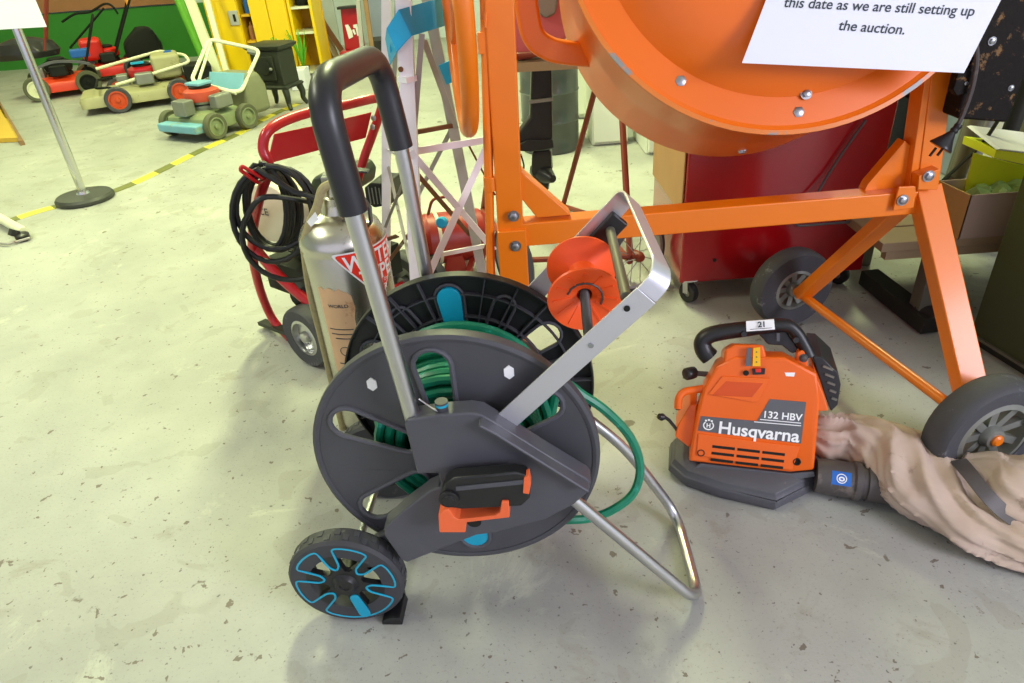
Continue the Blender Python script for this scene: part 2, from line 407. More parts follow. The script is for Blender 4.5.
for px in ((372, 384), (509, 372)):      # two small white stickers
    c = rl(*px, -.1095); MB().plate([[(c[0]+.011*math.cos(PI/6+k*PI/3)*.8, c[1]+.0125*math.sin(PI/6+k*PI/3)) for k in range(6)]], mp, -.1112, -.109).build('sticker', 'white', near_disc, smooth=False)
# far disc, ribbed inner face
fs_ = [slot(a, .12, .19, .020, .026) for a in (35, 155, 215, 275, 335)]
d2 = MB(); d2.plate([circ(DR - .002)] + fs_, mp, .1045, .110)
d2.lathe_closed([(DR-.004, -.014), (DR, -.014), (DR+.001, .004), (DR-.004, .006)], RL(0, ZC, .1045), ey, 80)
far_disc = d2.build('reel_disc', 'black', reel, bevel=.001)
rb = MB()
for rr in (.105, .155, .20): rb.lathe_closed([(rr-.0012, -.009), (rr+.0012, -.009), (rr+.0012, .001), (rr-.0012, .001)], RL(0, ZC, .1045), ey, 72)
for k in range(24):
    a = math.radians(k*15 + 2.5); d = ex*math.cos(a) + ez*math.sin(a)
    if abs((k*15+2.5) % 360 - 95) < 9 or min(abs(k*15+2.5-b) for b in (35, 155, 215, 275, 335)) < 4: continue
    rb.bar(RL(0, ZC, .0995) + d*.09, RL(0, ZC, .0995) + d*.236, .0022, .011, ey)
rb.build('ribs', 'charcoal', far_disc, smooth=False)
for sl in fs_ + [slot(95, .12, .193, .020, .026), slot(65, .15, .19, .018, .02), slot(125, .15, .19, .018, .02)]:
    MB().tube([RL(u, v, .101) for u, v in sl], .0032, 8, closed=True).build('slot_rim', 'charcoal', far_disc)
MB().plate([slot(95, .12, .193, .016, .022)], mp, .094, .106).build('slot_insert', 'cyan', far_disc, bevel=.0015)
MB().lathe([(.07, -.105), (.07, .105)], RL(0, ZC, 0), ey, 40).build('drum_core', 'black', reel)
# side panels
def panel(pix, y0, th, mat, nm, holes=None):
    pts = [rl(px, py, y0) for px, py in pix]
    return MB().plate([pts], mp, y0, y0 + th).build(nm, mat, reel, bevel=.006, seg=3)
pix = [(404, 424), (407, 420), (440, 415), (470, 413), (482, 415), (497, 424), (545, 454), (588, 480), (591, 484), (589, 492), (574, 505), (545, 520), (500, 532), (478, 535), (440, 550), (407, 563), (401, 560), (384, 536), (384, 528), (404, 510), (428, 492), (441, 487), (438, 474), (417, 474)]
side = panel(pix, -.165, .035, 'charcoal2', 'side_frame')
# bevelled ridge along the top right edge of the panel
MB().ribbon([rp(480, 417, -.163), rp(497, 426, -.163), rp(545, 456, -.163), rp(588, 483, -.163)], .045, .006, ey).build('ridge', 'charcoal2', side, bevel=.003)
# socket block and small tap fitting on top
MB().box(RL(.0, .452, -.145), (.05, .03, .04)).build('bracket', 'olivesteel', side, bevel=.004)
tapf = MB(); tapf.lathe([(.011, 0), (.012, .012), (.009, .016), (.009, .028), (.010, .030), (.010, .038)], rp(444, 421, -.15), ez, 20).build('hose_connector', 'charcoal', side)
MB().lathe([(.0102, .0), (.0102, .004)], rp(444, 421, -.15) + ez*.031, ez, 20).build('connector_band', 'cyan', side)
MB().tube([rp(419, 399, -.14), rp(432, 408, -.15), rp(443, 414, -.16)], .0012, 6).build('wire_clip', 'alu', side)
# far side frame (mirror)
fpts = [(-.055, .45), (.06, .455), (.215, .33), (.2, .28), (-.03, .19), (-.1, .15), (-.13, .2), (-.03, .31)]
MB().plate([fpts], mp, .125, .155).build('side_frame', 'charcoal2', reel, bevel=.006)
# axle hub bosses
MB().lathe([(.05, 0), (.05, .03)], RL(.04, .36, -.14), ey, 32).build('hub_boss', 'charcoal2', reel)
# handle
na = V(rl(418, 428, -.148)); nb = V(rl(352, 208, -.148)); nc = V(rl(331, 125, -.148))
top = [RL(na.x+.001, na.y-.05, -.148), RL(nb.x, nb.y, -.148), RL(-.094, .955, -.148), RL(-.088, .942, .135), RL(-.071, .80, .135), RL(-.052, .40, .135)]
hp = fillet(top, .062, 8)
MB().tube(hp, .0125, 18).build('handle_tube', 'alu', reel)
gp = [V(p) for p in fillet([RL(nb.x+.001, nb.y-.005, -.148), RL(-.094, .955, -.148), RL(-.088, .942, .135), RL(-.0715, .80, .135)], .062, 10)]
MB().tube(gp, .0195, 20).build('handle_grip', 'grip', reel)



# hose guide: bent flat bar
g0 = [RL(.083, .432, -.138), RL(.296, .650, -.138)]
gpts = fillet([RL(.06, .408, -.138), RL(.318, .672, -.138), RL(.318, .690, -.10), RL(.300, .690, .115), RL(.262, .655, .125), RL(.05, .43, .125)], .03, 6)
b_ = MB()
nearA = [RL(.06, .410, -.138), RL(.300, .657, -.138)]
b_.ribbon(nearA, .036, .004, (-ex*.7 + ez*.7))
b_.ribbon(fillet([RL(.300, .657, -.138), RL(.318, .677, -.134), RL(.322, .690, -.115), RL(.300, .712, .095), RL(.292, .705, .115), RL(.268, .675, .12)], .02, 5), .034, .004, ex*.72 - ez*.69)
b_.ribbon([RL(.275, .683, .12), RL(.06, .45, .12)], .036, .004, (-ex*.7 + ez*.7))
guide = b_.build('hose_guide_arm', 'aluwhite', reel, bevel=.001)
MB().rod(rp(627, 309, -.142), rp(627, 309, -.142) + ey*.004, .0045, 12).build('rivet', 'dark', guide)
MB().rod(rp(591, 346, -.142), rp(591, 346, -.142) + ey*.003, .004, 12).build('rivet', 'zinc', guide)
MB().bar(RL(.225, .605, .113), RL(.285, .672, .113), .034, .014, ey).build('roller_bracket', 'black', guide, bevel=.003)
MB().rod(rp(626, 297, -.13), RL(.268, .652, .115), .008, 16).build('guide_rod', 'olivesteel', guide)
sp0, sp1 = rp(589, 340, -.13), RL(.218, .612, .105)
sd = (sp1 - sp0).normalized(); L_ = (sp1 - sp0).length
pr = [(.007, 0)]
for k in range(int(L_/.003)): pr += [(.0078, k*.003+.0008), (.0062, k*.003+.002)]
MB().lathe(pr + [(.007, L_)], sp0, sd, 14).build('threaded_rod', 'pipe', guide)
so = RL(.213, .593, .0)
so = sp0 + sd * ((so - sp0).dot(sd))
sl_ = MB(); sl_.lathe_closed([(.012, -.016), (.020, -.022), (.045, -.030), (.0575, -.032), (.059, -.029), (.040, -.018), (.024, -.006), (.018, .02), (.024, .046), (.045, .058), (.0585, .062), (.0585, .066), (.045, .064), (.012, .05)], so, sd, 48)
spool = sl_.build('guide_roller', 'spool', reel)
rbs = MB(); fx, fy, _ = frame_of(sd)
for k in range(12):
    d = fx*math.cos(k*PI/6) + fy*math.sin(k*PI/6); rbs.bar(so - sd*.0215 + d*.02, so - sd*.0315 + d*.05, .003, .003, sd)
rbs.build('spokes', 'spool', spool)
ring_ = MB()
for a0, a1 in ((.3, 3.6),):
    ring_.tube([so - sd*.0255 + (fx*math.cos(a0+(a1-a0)*i/8) + fy*math.sin(a0+(a1-a0)*i/8))*.028 for i in range(9)], .0018, 6)
ring_.build('embossed_mark', 'pipe', spool)
# tubular U foot
fa = RL(.20, .268, -.14)
ft = fillet([RL(.19, .285, -.14), RL(.424, .0105, -.14), RL(.414, .0105, .085), RL(.30, .20, .085), RL(.2, .30, .085)], .06, 10)
MB().tube(ft, .0105, 16).build('foot_tube', 'alu', reel)
# crank handle with coral latch
kp0 = rp(452, 498, -.185); cr = MB()
cr.plate([[rl(*p, -.20) for p in ((441, 492), (445, 482), (455, 476), (515, 471), (527, 474), (531, 482), (530, 497), (522, 505), (505, 506), (462, 508), (447, 506))]], mp, -.204, -.18)
crank = cr.build('crank_handle', 'black', reel, bevel=.006, seg=3)
MB().lathe([(.016, 0), (.016, .005), (.009, .005), (.009, .008)], rp(449, 498, -.204), -ey, 24).build('pivot_cap', 'black', crank, bevel=.001)
MB().plate([[rl(*p, -.2055) for p in ((456, 487), (525, 480), (526, 484), (456, 491))]], mp, -.2055, -.2035).build('grip_line', 'charcoal2', crank)
MB().plate([[rl(*p, -.206) for p in ((524, 478), (529, 475), (531, 484), (529, 494), (523, 493))]], mp, -.207, -.19).build('end_cap', 'latch', crank, bevel=.001)
MB().plate([[rl(*p, -.2) for p in ((444, 507), (450, 506), (455, 514), (460, 516), (495, 512), (500, 509), (502, 498), (509, 498), (510, 514), (467, 519), (466, 529), (440, 529), (439, 512))]], mp, -.208, -.175).build('latch_lever', 'latch', reel, bevel=.002)
MB().lathe([(.012, 0), (.012, .012)], rp(474, 522, -.18), ey, 24).build('bolt_recess', 'dark', reel)
# wheels
def reel_wheel(yc, s):
    c = RL(-.219, .105, yc); a = -ey * s
    t = MB().lathe_closed([(.066, -.019), (.100, -.020), (.105, -.014), (.105, .014), (.100, .020), (.088, .021), (.066, .019)], c, a, 64).build('wheel', 'rubberclean', reel)
    tb = MB()
    for k in range(40):
        an = 2*PI*k/40; d = ex*math.cos(an) + ez*math.sin(an); q = -ex*math.sin(an) + ez*math.cos(an)
        tb.box(c + d*.1052 + a*(.0055 if k % 2 else -.0055), (.010, .012, .0022), Matrix((q, a, d)).transposed())
    tb.build('tread_blocks', 'rubber', t, smooth=False)
    h = MB()
    # disc with six windows between the spokes
    wm = lambda u, v, t_: c + ex*u + ez*v + a*t_
    wins = []; pol = lambda r_, q_: (r_*math.cos(math.radians(q_)), r_*math.sin(math.radians(q_)))
    for k in range(6):
        b0 = 285 + 30 + 60*k
        wins.append([pol(.082, b0-19), pol(.085, b0), pol(.082, b0+19), pol(.045, b0+15), pol(.033, b0+8), pol(.033, b0-8), pol(.045, b0-15)])
    h.plate([circ(.0965, 60, 0, 0)] + wins, wm, .008, .0195)
    h.lathe([(.024, -.02), (.024, .02), (.019, .024), (.017, .027), (.010, .027), (.010, .025)], c, a, 28)
    hub = h.build('hub', 'black', t, bevel=.0015)
    line = []
    for k in range(6):
        b0 = 285 + 60*k
        line += [pol(.092, b0-42), pol(.092, b0-30), pol(.092, b0-18)]
        if k: 
            d = V(pol(1, b0)); q = V((-d.y, d.x))
            for r_, o_ in ((.089, -.0150), (.046, -.0095), (.036, 0), (.046, .0095), (.089, .0150)): p_ = d*r_ + q*o_; line.append((p_.x, p_.y))
        else: line += [pol(.092, b0-6), pol(.092, b0+6)]
    pts = [wm(u, v, .0200) for u, v in line]
    MB().tube(fillet(pts + [pts[0]], .006, 4), .0021, 6).build('wheel_trim', 'cyan', hub)
    bl = slot(285, .040, .082, .009, .011); MB().plate([[(u, v-ZC) for u, v in bl]], wm, .0190, .0222).build('wheel_insert', 'cyan', hub, bevel=.001)
    return t
reel_wheel(-.150, 1); reel_wheel(.17, -1)
MB().rod(RL(-.219, .105, -.12), RL(-.219, .105, .15), .008).build('axle', 'zinc', reel)
# leg from panel to axle, and the small floor lug behind the wheel
MB().bar(RL(-.10, .185, -.118), RL(-.222, .105, -.118), .05, .018, ey).build('leg', 'charcoal2', reel, bevel=.005)
MB().bar(RL(-.10, .185, .138), RL(-.222, .105, .138), .05, .018, ey).build('leg', 'charcoal2', reel, bevel=.005)
lug = MB().plate([[(-.165, 0), (-.135, 0), (-.135, .05), (-.15, .12), (-.175, .12), (-.165, .05)]], mp, -.124, -.108)
lug.plate([[(-.168, 0), (-.128, 0), (-.132, .018), (-.150, .018), (-.166, .010)]], mp, -.178, -.120); lug.build('floor_stop', 'black', reel, bevel=.002)
# hose: three wound layers then the loose tail
hz = []
def turns(R, y0, y1, n, a0):
    N = int(n*36)
    for i in range(N+1):
        t = i/N; a = a0 - 2*PI*n*t; hz.append(RL(R*math.cos(a), ZC + R*math.sin(a), y0 + (y1-y0)*t))
turns(.100, -.088, .088, 9, 0); turns(.118, .088, -.088, 9, -.2); turns(.136, -.088, .088, 9, -.4)
turns(.154, .085, -.03, 4.27, -.6)
tail = [rp(560, 385, .0), rp(584, 396, .0), rp(607, 412, .0), rp(630, 437, .0), rp(640, 466, -.01), rp(634, 492, -.03), rp(614, 509, -.05), rp(590, 518, -.06), rp(566, 520, -.07), rp(535, 520, -.075)]
hz = hz[:-14] + spline(hz[-14:-12] + tail, 8)
hose = MB().tube(hz, .0085, 8).build('garden_hose', 'hose')
tag(hose, 'green garden hose wound on the reel with a teal loop hanging out to the right', 'hose')
# ================================================================== CEMENT MIXER
YM = 1.47
mix = thing('cement_mixer', 'large orange cement mixer with bolted drum on an orange steel frame with two wheels', 'cement mixer', (.5, YM, 0))
def my(px, py, y=YM): return aty(px, py, y)
# left post: open channel
pA, pB = my(499, 0), my(513, 281); ud = (pA - pB).normalized()
pbot = pB - ud * (pB.z / ud.z); ptop = pA + ud*.35
post = MB().bar(pbot, ptop, .058, .05, (0, 1, 0)).build('left_post', 'orange', mix, bevel=.004)
MB().box(V((pbot.x, YM, .01)), (.14, .34, .02)).build('foot_plate', 'orange', post, bevel=.003)
# sleeve that carries the beam, with two bolts
q0, q1 = my(511, 226, YM-.005), my(515, 281, YM-.005)
MB().bar(q0, q1 - ud*.05, .066, .062, (0, 1, 0)).build('sleeve', 'orange', post, bevel=.003)
def hexbolt(p, axis, r, par, mat='zinc'):
    MB().lathe([(r*1.5, 0), (r*1.5, r*.25)], p, axis, 20).lathe([(r, r*.25), (r, r*.9), (r*.7, r*1.05)], p, axis, 6).build('bolt', mat, par)
for px, py in ((513.5, 216), (515.5, 246)): hexbolt(my(px, py, YM-.037), (0, -1, 0), .0085, post)
# locking tube with collar to the left of the post
tA, tB = my(485, 0, YM-.01), my(491, 280, YM-.01); td = (tA - tB).normalized()
tu = MB().tube([tB - td*(tB.z/td.z - .12), tA + td*.15], .0105, 14).build('locking_tube', 'orange', mix)
MB().tube([my(490, 176, YM-.01), my(491, 190, YM-.01)], .0155, 14).build('collar', 'orange', tu, bevel=.001)
MB().bar(my(478, 43, YM-.01), my(500, 42, YM-.01), .04, .02, (0, 1, 0)).build('bracket', 'orange', tu, bevel=.002)
MB().tube([my(486, 12, YM-.03), my(485, 27, YM-.03), my(482, 20, YM-.03)], .004, 8).build('pin', 'orange', tu)
# cross beam and its gussets
bL, bR = my(522, 231.5, YM), my(899, 200, YM)
beam = MB().bar(bL - V((.03, 0, 0)), bR + V((.05, 0, 0)), .05, .056, (0, 0, 1)).build('cross_beam', 'orange', mix, bevel=.004)
def slab(pp, y, th, nm, par, mat='orange', bv=.002): return MB().prism([my(a, b, y - th/2) for a, b in pp], (0, th, 0)).build(nm, mat, par, bevel=bv)
slab(((517, 165), (526, 176), (571, 215), (537, 218), (519, 196)), YM+.005, .045, 'gusset', mix)
slab(((864, 192), (868, 184), (905, 141), (914, 148), (911, 192)), YM+.02, .03, 'gusset', mix)
# right upright: L channel
slab(((917, 192), (933, 66), (957, 66), (949, 110), (942, 165), (938, 192)), YM-.01, .012, 'right_post', mix)
rpz = slab(((908, 192), (927, 66), (934, 66), (919, 192)), YM+.012, .05, 'right_post_flange', mix)
jn = slab(((919, 176), (940, 169), (938, 190), (918, 190)), YM-.03, .03, 'junction_plate', mix)
jp = slab(((899, 187), (917, 186), (914, 208), (893, 211)), YM-.036, .006, 'junction_plate', mix)
hexbolt(my(928.5, 176, YM-.046), (0, -1, 0), .0085, mix); hexbolt(my(902.5, 200, YM-.04), (0, -1, 0), .0085, mix)
# wheels on the axle under the right end
W1 = fl(791, 287, .122); W2 = fl(984, 431, .13)
axd = (W2 - W1).normalized()
wheel(mix, W1, axd, .122, .062, 'rubber', 'greymetal', .52, spokes=9)
wheel(mix, W2, axd, .13, .066, 'rubber', 'greymetal', .66, spokes=9)
MB().tube([W1 + axd*.0, W2 + axd*.02], .0125, 14).build('axle', 'orange', mix)
MB().lathe([(.013, 0), (.013, .006), (.009, .010)], W2 + axd*.030, axd, 20).build('axle_cap', 'orange', mix)
J = my(927, 200, YM)
def channel(a, b, w, nm):
    hint = (V((0, -1, 0)))
    return MB().bar(a, b, w, w*.85, hint).build(nm, 'orange', mix, bevel=.003)
lgb = onplane(970, 400, W2 - axd*.10, axd); lgb = fl(972, 398, .135)
channel(my(924, 188), lgb, .056, 'leg')
channel(my(903, 205, YM+.02), W1 + axd*.055 + V((0, 0, .0)), .04, 'leg')
# drum: open lathe about a tipped axis; the closed end faces the camera
az, el = -.042, .428
dn = V((math.sin(az)*math.cos(el), -math.cos(az)*math.cos(el), math.sin(el)))
dc = V((.557, 1.45, 1.108)); RD = .411; RC_ = .352
drum = MB().lathe_closed([(RD, 0), (RD+.002, -.012), (RD-.006, -.02), (.400, -.2), (.399, -.386), (.385, -.395), (.30, -.60), (.19, -.74), (.185, -.73), (.29, -.58), (.37, -.38), (.378, -.2), (RD-.03, -.03), (.30, -.02)], dc, dn, 96).build('drum', 'orangedrum', mix, ang=50)
base = MB().lathe([(RD-.001, .0), (RD-.003, .004), (RD-.010, .001), (RC_+.012, -.010), (RC_+.004, -.009), (RC_-.004, -.002), (RC_-.03, .028), (.26, .058), (.18, .080), (.09, .092), (.0, .096)], dc, dn, 96).build('drum_base', 'orangedrum', mix, ang=60)
rim = MB().lathe_closed([(RD+.004, .003), (RD+.004, -.004), (RD-.004, -.004), (RD-.004, .005)], dc, dn, 96).build('rim_edge', M('worn orange rim', '#dd7a28', .4, wear='#8f8f8c', wearamt=.56, wearscale=14), drum)
for px, py in ((680, 82), (797, 113)): hexbolt(onplane(px, py, dc - dn*.008, dn), dn, .0105, base)
hexbolt(onplane(806, 94, dc + dn*.004, dn), dn, .007, base)
hexbolt(onplane(742, 149, dc - dn*.30, dn), (dn*.2 - V((0, 0, 1))).normalized(), .0095, drum)
# curved yoke arm behind the left post
yk = [my(526, -60, 1.62), my(526, -5, 1.62), my(528, 15, 1.62), my(533, 35, 1.62), my(546, 47, 1.62), my(570, 53, 1.62), my(640, 58, 1.66)]
MB().ribbon(spline(yk, 6), .034, .050, (0, 1, 0)).build('yoke_arm', 'orange', mix, bevel=.008)
# tilting wheel (a tube hoop seen edge on)
hn, hf = aty(465, 20, 1.20), aty(451, 20, 1.72)
hr = .26; hz0 = aty(465, 133, 1.45).z + hr + .012
hc = V(((hn.x+hf.x)/2, 1.46, hz0)); hu = V((hf.x-hn.x, .52, 0)).normalized()
hp2 = lambda a, k=1: hc + hu*(hr*k*math.cos(a)) + V((0, 0, hr*k*math.sin(a)))
MB().tube([hp2(2*PI*i/64) for i in range(64)], .0165, 14, closed=True).build('tilt_wheel', 'orange', mix)
hub_ = MB()
for k in range(3): hub_.rod(hc, hp2(PI/2 + k*2*PI/3), .008)
hub_.rod(hc - V((.02, 0, 0)), V((0.02, YM, hz0)), .02); hub_.build('tilt_wheel_spoke', 'orange', mix)
# motor housing
mh = MB(); q = [my(*p, 1.40) for p in ((957, 119), (1008, 123), (1032, 60), (1048, -60), (992, -70), (972, 60))]
mh.prism(q, (0, .24, 0)); mh = mh.build('motor_housing', 'blackrust', mix, bevel=.006)
for px, py, r in ((992, 41, .0055), (1011, 88, .004), (965, 83, .005)): hexbolt(my(px, py, 1.40), (0, -1, 0), r, mh)
MB().prism([my(*p, 1.395) for p in ((962, 62), (976, 74), (974, 92), (957, 96), (953, 90))], (0, .02, 0)).build('motor_bracket', 'blackrust', mix, bevel=.002)
# cable with plug
cb = spline([my(972, 20, 1.385), my(977, 55, 1.385), my(973, 85, 1.385), my(964, 112, 1.385), my(956, 128, 1.385)], 6)
pc = MB().tube(cb, .0045, 8).build('power_cable', 'pipe', mix)
pa = my(958, 126, 1.385); pb = my(937, 151, 1.385); pd = (pb - pa).normalized()
pl = MB(); k_ = (pb - pa).length
pl.lathe([(.006, -.005), (.008, 0), (.0065, k_*.1), (.0085, k_*.18), (.0065, k_*.26), (.009, k_*.34), (.011, k_*.42), (.021, k_*.72), (.024, k_*.80), (.024, k_*.86)], pa, pd, 20)
plug = pl.build('plug', 'outblack', pc, bevel=.001)
pins = frame_of(pd)[0]
for s_ in (-.008, .008): MB().bar(pa + pd*k_*.85 + V((s_, 0, 0)), pa + pd*(k_*.85+.018) + V((s_, 0, -.002)), .005, .003).build('pin', 'darksteel', plug)
# notice sheet taped to the drum
shp = dc + dn*.085
def sh(px, py, o=0.0): return onplane(px, py, shp + dn*o, dn)
NX, NZ = 18, 12; vs = []; fs2 = []
for j in range(NZ+1):
    for i in range(NX+1):
        u, v_ = i/NX, j/NZ
        x0 = 742 + (766-742)*v_*1.5; y0 = 63 - 63*v_*1.5; x1 = 964 + (1001-964)*v_*1.5; y1 = 73 - 73*v_*1.5
        o = .004 + .010*max(0, 1 - v_*5)*math.sin(PI*u*.5)*u
        vs.append(sh(x0*(1-u)+x1*u, y0*(1-u)+y1*u, o))
n_ = len(vs)
for j in range(NZ):
    for i in range(NX): a0 = j*(NX+1)+i; fs2.append((a0, a0+1, a0+NX+2, a0+NX+1))
sheet = MB().add(vs + [p - dn*.0008 for p in vs], fs2 + [tuple(i+n_ for i in reversed(f)) for f in fs2]).build('notice_sheet', 'paper', None)
tag(sheet, 'white notice sheet with grey italic lettering taped on the orange mixer drum', 'notice')
tx = MB(); upv_ = V((0, math.sin(el), math.cos(el)))
for s_, a_, b_2 in (('this date as we are still setting up', (784, 7), (974, 16)), ('the auction.', (838.5, 30), (904, 34.5))):
    text_on(tx, s_, sh(*a_, .0042), sh(*b_2, .0042), upv_, dn, .010, .2, .0005)
def mkchild(mb, nm, mat, par): return mb.build(nm, mat, par, smooth=False)
mkchild(tx, 'lettering', 'ink', sheet)
# ================================================================== LEAF BLOWER
blow = thing('leaf_blower', 'orange and grey petrol leaf blower with black top handle lying on the floor', 'leaf blower', fl(755, 480))
foot = [(668, 474), (682, 487), (719, 500), (775, 513), (823, 489), (829, 468), (826, 452), (800, 436), (690, 436), (669, 452)]
def bl(px, py, z): return fl(px, py, z)
fp = [fl(*p) for p in foot]; cc = sum(fp, V()) / len(fp)
def scl(z, k, dz=0): return [cc + (p - cc)*k + V((0, 0, z)) for p in fp]
bb = MB().loft([scl(.0, .94), scl(.010, .99), scl(.013, 1.0), scl(.030, .985), scl(.032, .965), scl(.046, .93), scl(.056, .80)])
bbase = bb.build('base', 'blowergrey', blow, bevel=.004)
# housing front plane
f0 = fl(689, 459, .068); f1 = fl(803, 470, .068); fu = (f1 - f0).normalized()
fv = V((-fu.y, fu.x, 0)); fn = (-fv + V((0, 0, .34))).normalized(); fw = fu.cross(fn) * -1
if fw.z < 0: fw = -fw
def bp_(px, py, off=0.0): return onplane(px, py, f0 + fn*off, fn)
def bq(px, py, bk): return onplane(px, py, f0 + fv*bk, fn)
back = fv * .17
def house(pp, d0, d1, nm, mat, par, bv=.004, bk=None):
    a = [bp_(*p, d0) for p in pp]; return MB().prism(a, bk if bk is not None else fn*(d1-d0)).build(nm, mat, par, bevel=bv, seg=3)
prof = [(689, 461), (690, 452), (697, 413), (704, 387), (716, 366), (735, 356), (785, 357), (817, 374), (820, 400), (814, 470), (790, 472)]
front = [bp_(*p) for p in prof]; r1 = [p - fn*.0 for p in front]
cen = sum(front, V())/len(front)
hs = MB().loft([[cen + (p-cen)*.96 + fn*.004 for p in front], front, [p + fv*.04 - ez*.012 for p in front], [cen + fv*.14 - ez*.055 + (p-cen)*.86 for p in front], [cen + fv*.155 - ez*.06 + (p-cen)*.78 for p in front]])
hs = hs.build('housing', 'blower', blow, bevel=.003)
# upper shroud dome + side wing
house([(722, 372), (725, 350), (735, 344), (764, 345), (768, 362), (764, 376)], .0, .0, 'starter_cap', 'blower', blow, .006, fv*.085 - ez*.05)
house([(708, 394), (722, 376), (770, 378), (758, 401), (753, 402)], .004, .007, 'raised_panel', 'blower', hs, .002)
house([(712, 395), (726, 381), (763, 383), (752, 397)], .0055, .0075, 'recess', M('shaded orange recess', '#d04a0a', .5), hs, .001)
house([(696, 455), (698, 433), (757, 441), (800, 446), (792, 470)], .003, .007, 'grille_frame', 'blower', hs, .002)
gv = MB()
for r_ in range(3):
    for c_ in range(3):
        x0 = 712.5 + c_*25 - r_*.9; y0 = 445 + r_*6.6 + c_*2.9
        gv.prism([bp_(x0, y0, .0068), bp_(x0+22.5, y0+2.5, .0068), bp_(x0+22.2, y0+5.2, .0068), bp_(x0-.3, y0+2.6, .0068)], fn*.0008)
gv.build('vent_slots', 'dark', hs, smooth=False)
for px, py in ((701, 453), (797, 462)):
    p = bp_(px, py, .0075); MB().lathe([(.008, -.004), (.008, .0005), (.006, .0005), (.006, -.003), (.0, -.003)], p, fn, 16).build('screw_hole', 'dark', hs)
dec = house([(698, 430.5), (701, 416), (757, 421), (770, 399), (806, 402), (801, 443.5)], .004, .0052, 'decal', 'decal', hs, 0)
lt = MB(); nrm = fn
text_on(lt, 'Husqvarna', bp_(718.5, 433.0, .0056), bp_(799, 442.2, .0056), fw, nrm, .022, 0, .0006, 1.0)
text_on(lt, '132 HBV', bp_(764, 417.5, .0056), bp_(802, 421.0, .0056), fw, nrm, .02, 0, .0006)
for a_, b_2 in (((760, 419.8), (801, 423.6)), ((754, 422.2), (801, 426.2))):
    p, q = bp_(*a_, .006), bp_(*b_2, .006); lt.add([p, q, q + fw*.0018, p + fw*.0018], [(0, 1, 2, 3)])
lg = bp_(708.5, 425.5, .0062); 
lt.ribbon([lg + (fu*math.cos(a)*1.05 + fw*math.sin(a)*.95)*.0098 for a in [math.radians(130 + 280*i/20) for i in range(21)]], .0006, .0026, fn)
for s_ in (-1, 1): lt.add([lg + fu*(s_*.003) + fw*-.005 + fu*k*.0011 for k in (-1, 1)] + [lg + fu*(s_*.003) + fw*.005 + fu*k*.0011 for k in (1, -1)], [(0, 1, 2, 3)])
lt.add([lg - fu*.003 - fw*.001, lg + fu*.003 - fw*.001, lg + fu*.003 + fw*.001, lg - fu*.003 + fw*.001], [(0, 1, 2, 3)])
for k in (-1, 0, 1): 
    c_ = lg + fu*k*.006 + fw*(.0125 if k == 0 else .0105); lt.add([c_ - fu*.0017 - fw*.002, c_ + fu*.0017 - fw*.002, c_ + fu*.0025 + fw*.002, c_ - fu*.0025 + fw*.002], [(0, 1, 2, 3)])
lt.build('lettering', 'white', dec, smooth=False)
house([(753.5, 348), (760, 347), (760.5, 366), (752.5, 366)], .011, .012, 'warning_sticker', 'stickeryellow', blow, 0)
house([(747, 348), (752, 348), (751, 366), (745.5, 366)], .011, .012, 'warning_strip', 'decal', blow, 0)
wt = MB()
for yy in (352, 357, 362): wt.lathe([(.002, 0), (.002, .0008)], bp_(756.6, yy, .0122), fn, 3)
wt.build('warning_symbol', 'ink', blow, smooth=False)
house([(752, 368.5), (765, 368), (764.5, 374), (752.5, 374.5)], .006, .010, 'switch', 'outblack', blow, .001)
house([(755, 368.5), (761, 368.3), (761, 372), (755.5, 372.2)], .010, .013, 'switch_rocker', 'red', blow, .001)
MB().lathe([(.006, 0), (.006, .001)], bp_(746, 373, .009), fn, 14).build('button', 'dark', blow)
house([(784.5, 372.5), (795, 372.5), (794, 376.5), (786, 376)], .004, .005, 'sticker', 'white', blow, .0)
# top handle
hpth = [(710, 357), (704, 350), (703, 341), (713, 334), (745, 329), (782, 325), (795, 331), (804, 345), (809, 356)]
hv = fv*.055
hpts = spline([bq(*p, .045) for p in hpth], 6)
hd = MB().tube(hpts, .016, 14, rr=[.0205 - .0045*min(1, i/12) + .0025*math.sin(i*.12) for i in range(len(hpts))]).build('handle', 'black', blow)
MB().prism([bq(*p, .047) for p in ((758, 334), (786, 331), (792, 340), (800, 352), (792, 354), (782, 346), (768, 345))], fv*.02).build('trigger_guard', 'black', hd, bevel=.003)
for px, py in ((744, 334), (796, 340)): MB().lathe([(.006, 0), (.006, .003), (.004, .003)], bq(px, py, .026), fn, 16).build('screw', 'outblack', hd)
MB().bar(bq(778, 333, .026), bq(778, 341, .026), .006, .006, fn).build('throttle_lever', 'charcoal2', hd)
tg = [bq(*p, .026) for p in ((746, 321.5), (774, 319.5), (775, 329.5), (746.5, 331.5))]
lot = MB().prism(tg, fv*.002).build('lot_sticker', 'white', hd, smooth=False)
lt = MB(); text_on(lt, '21', tg[3] + (tg[2]-tg[3])*.38 + V((0, 0, .009)), tg[3] + (tg[2]-tg[3])*.62 + V((0, 0, .009)), fw, -fv, .03, 0, .001)
p_, q_ = tg[3] + (tg[2]-tg[3])*.12 + V((0, 0, .0045)) - fv*.001, tg[3] + (tg[2]-tg[3])*.88 + V((0, 0, .0045)) - fv*.001
lt.add([p_, q_, q_ + V((0, 0, .0012)), p_ + V((0, 0, .0012))], [(0, 1, 2, 3)])
lt.build('lettering', 'ink', lot, smooth=False)
house([(796, 369), (797, 354), (803, 350), (809, 352), (808, 369)], -.03, .0, 'handle_lug', 'blower', blow, .004, fv*.03)
hexbolt(bp_(803.5, 358, -.03), fn, .006, blow, 'pipe')
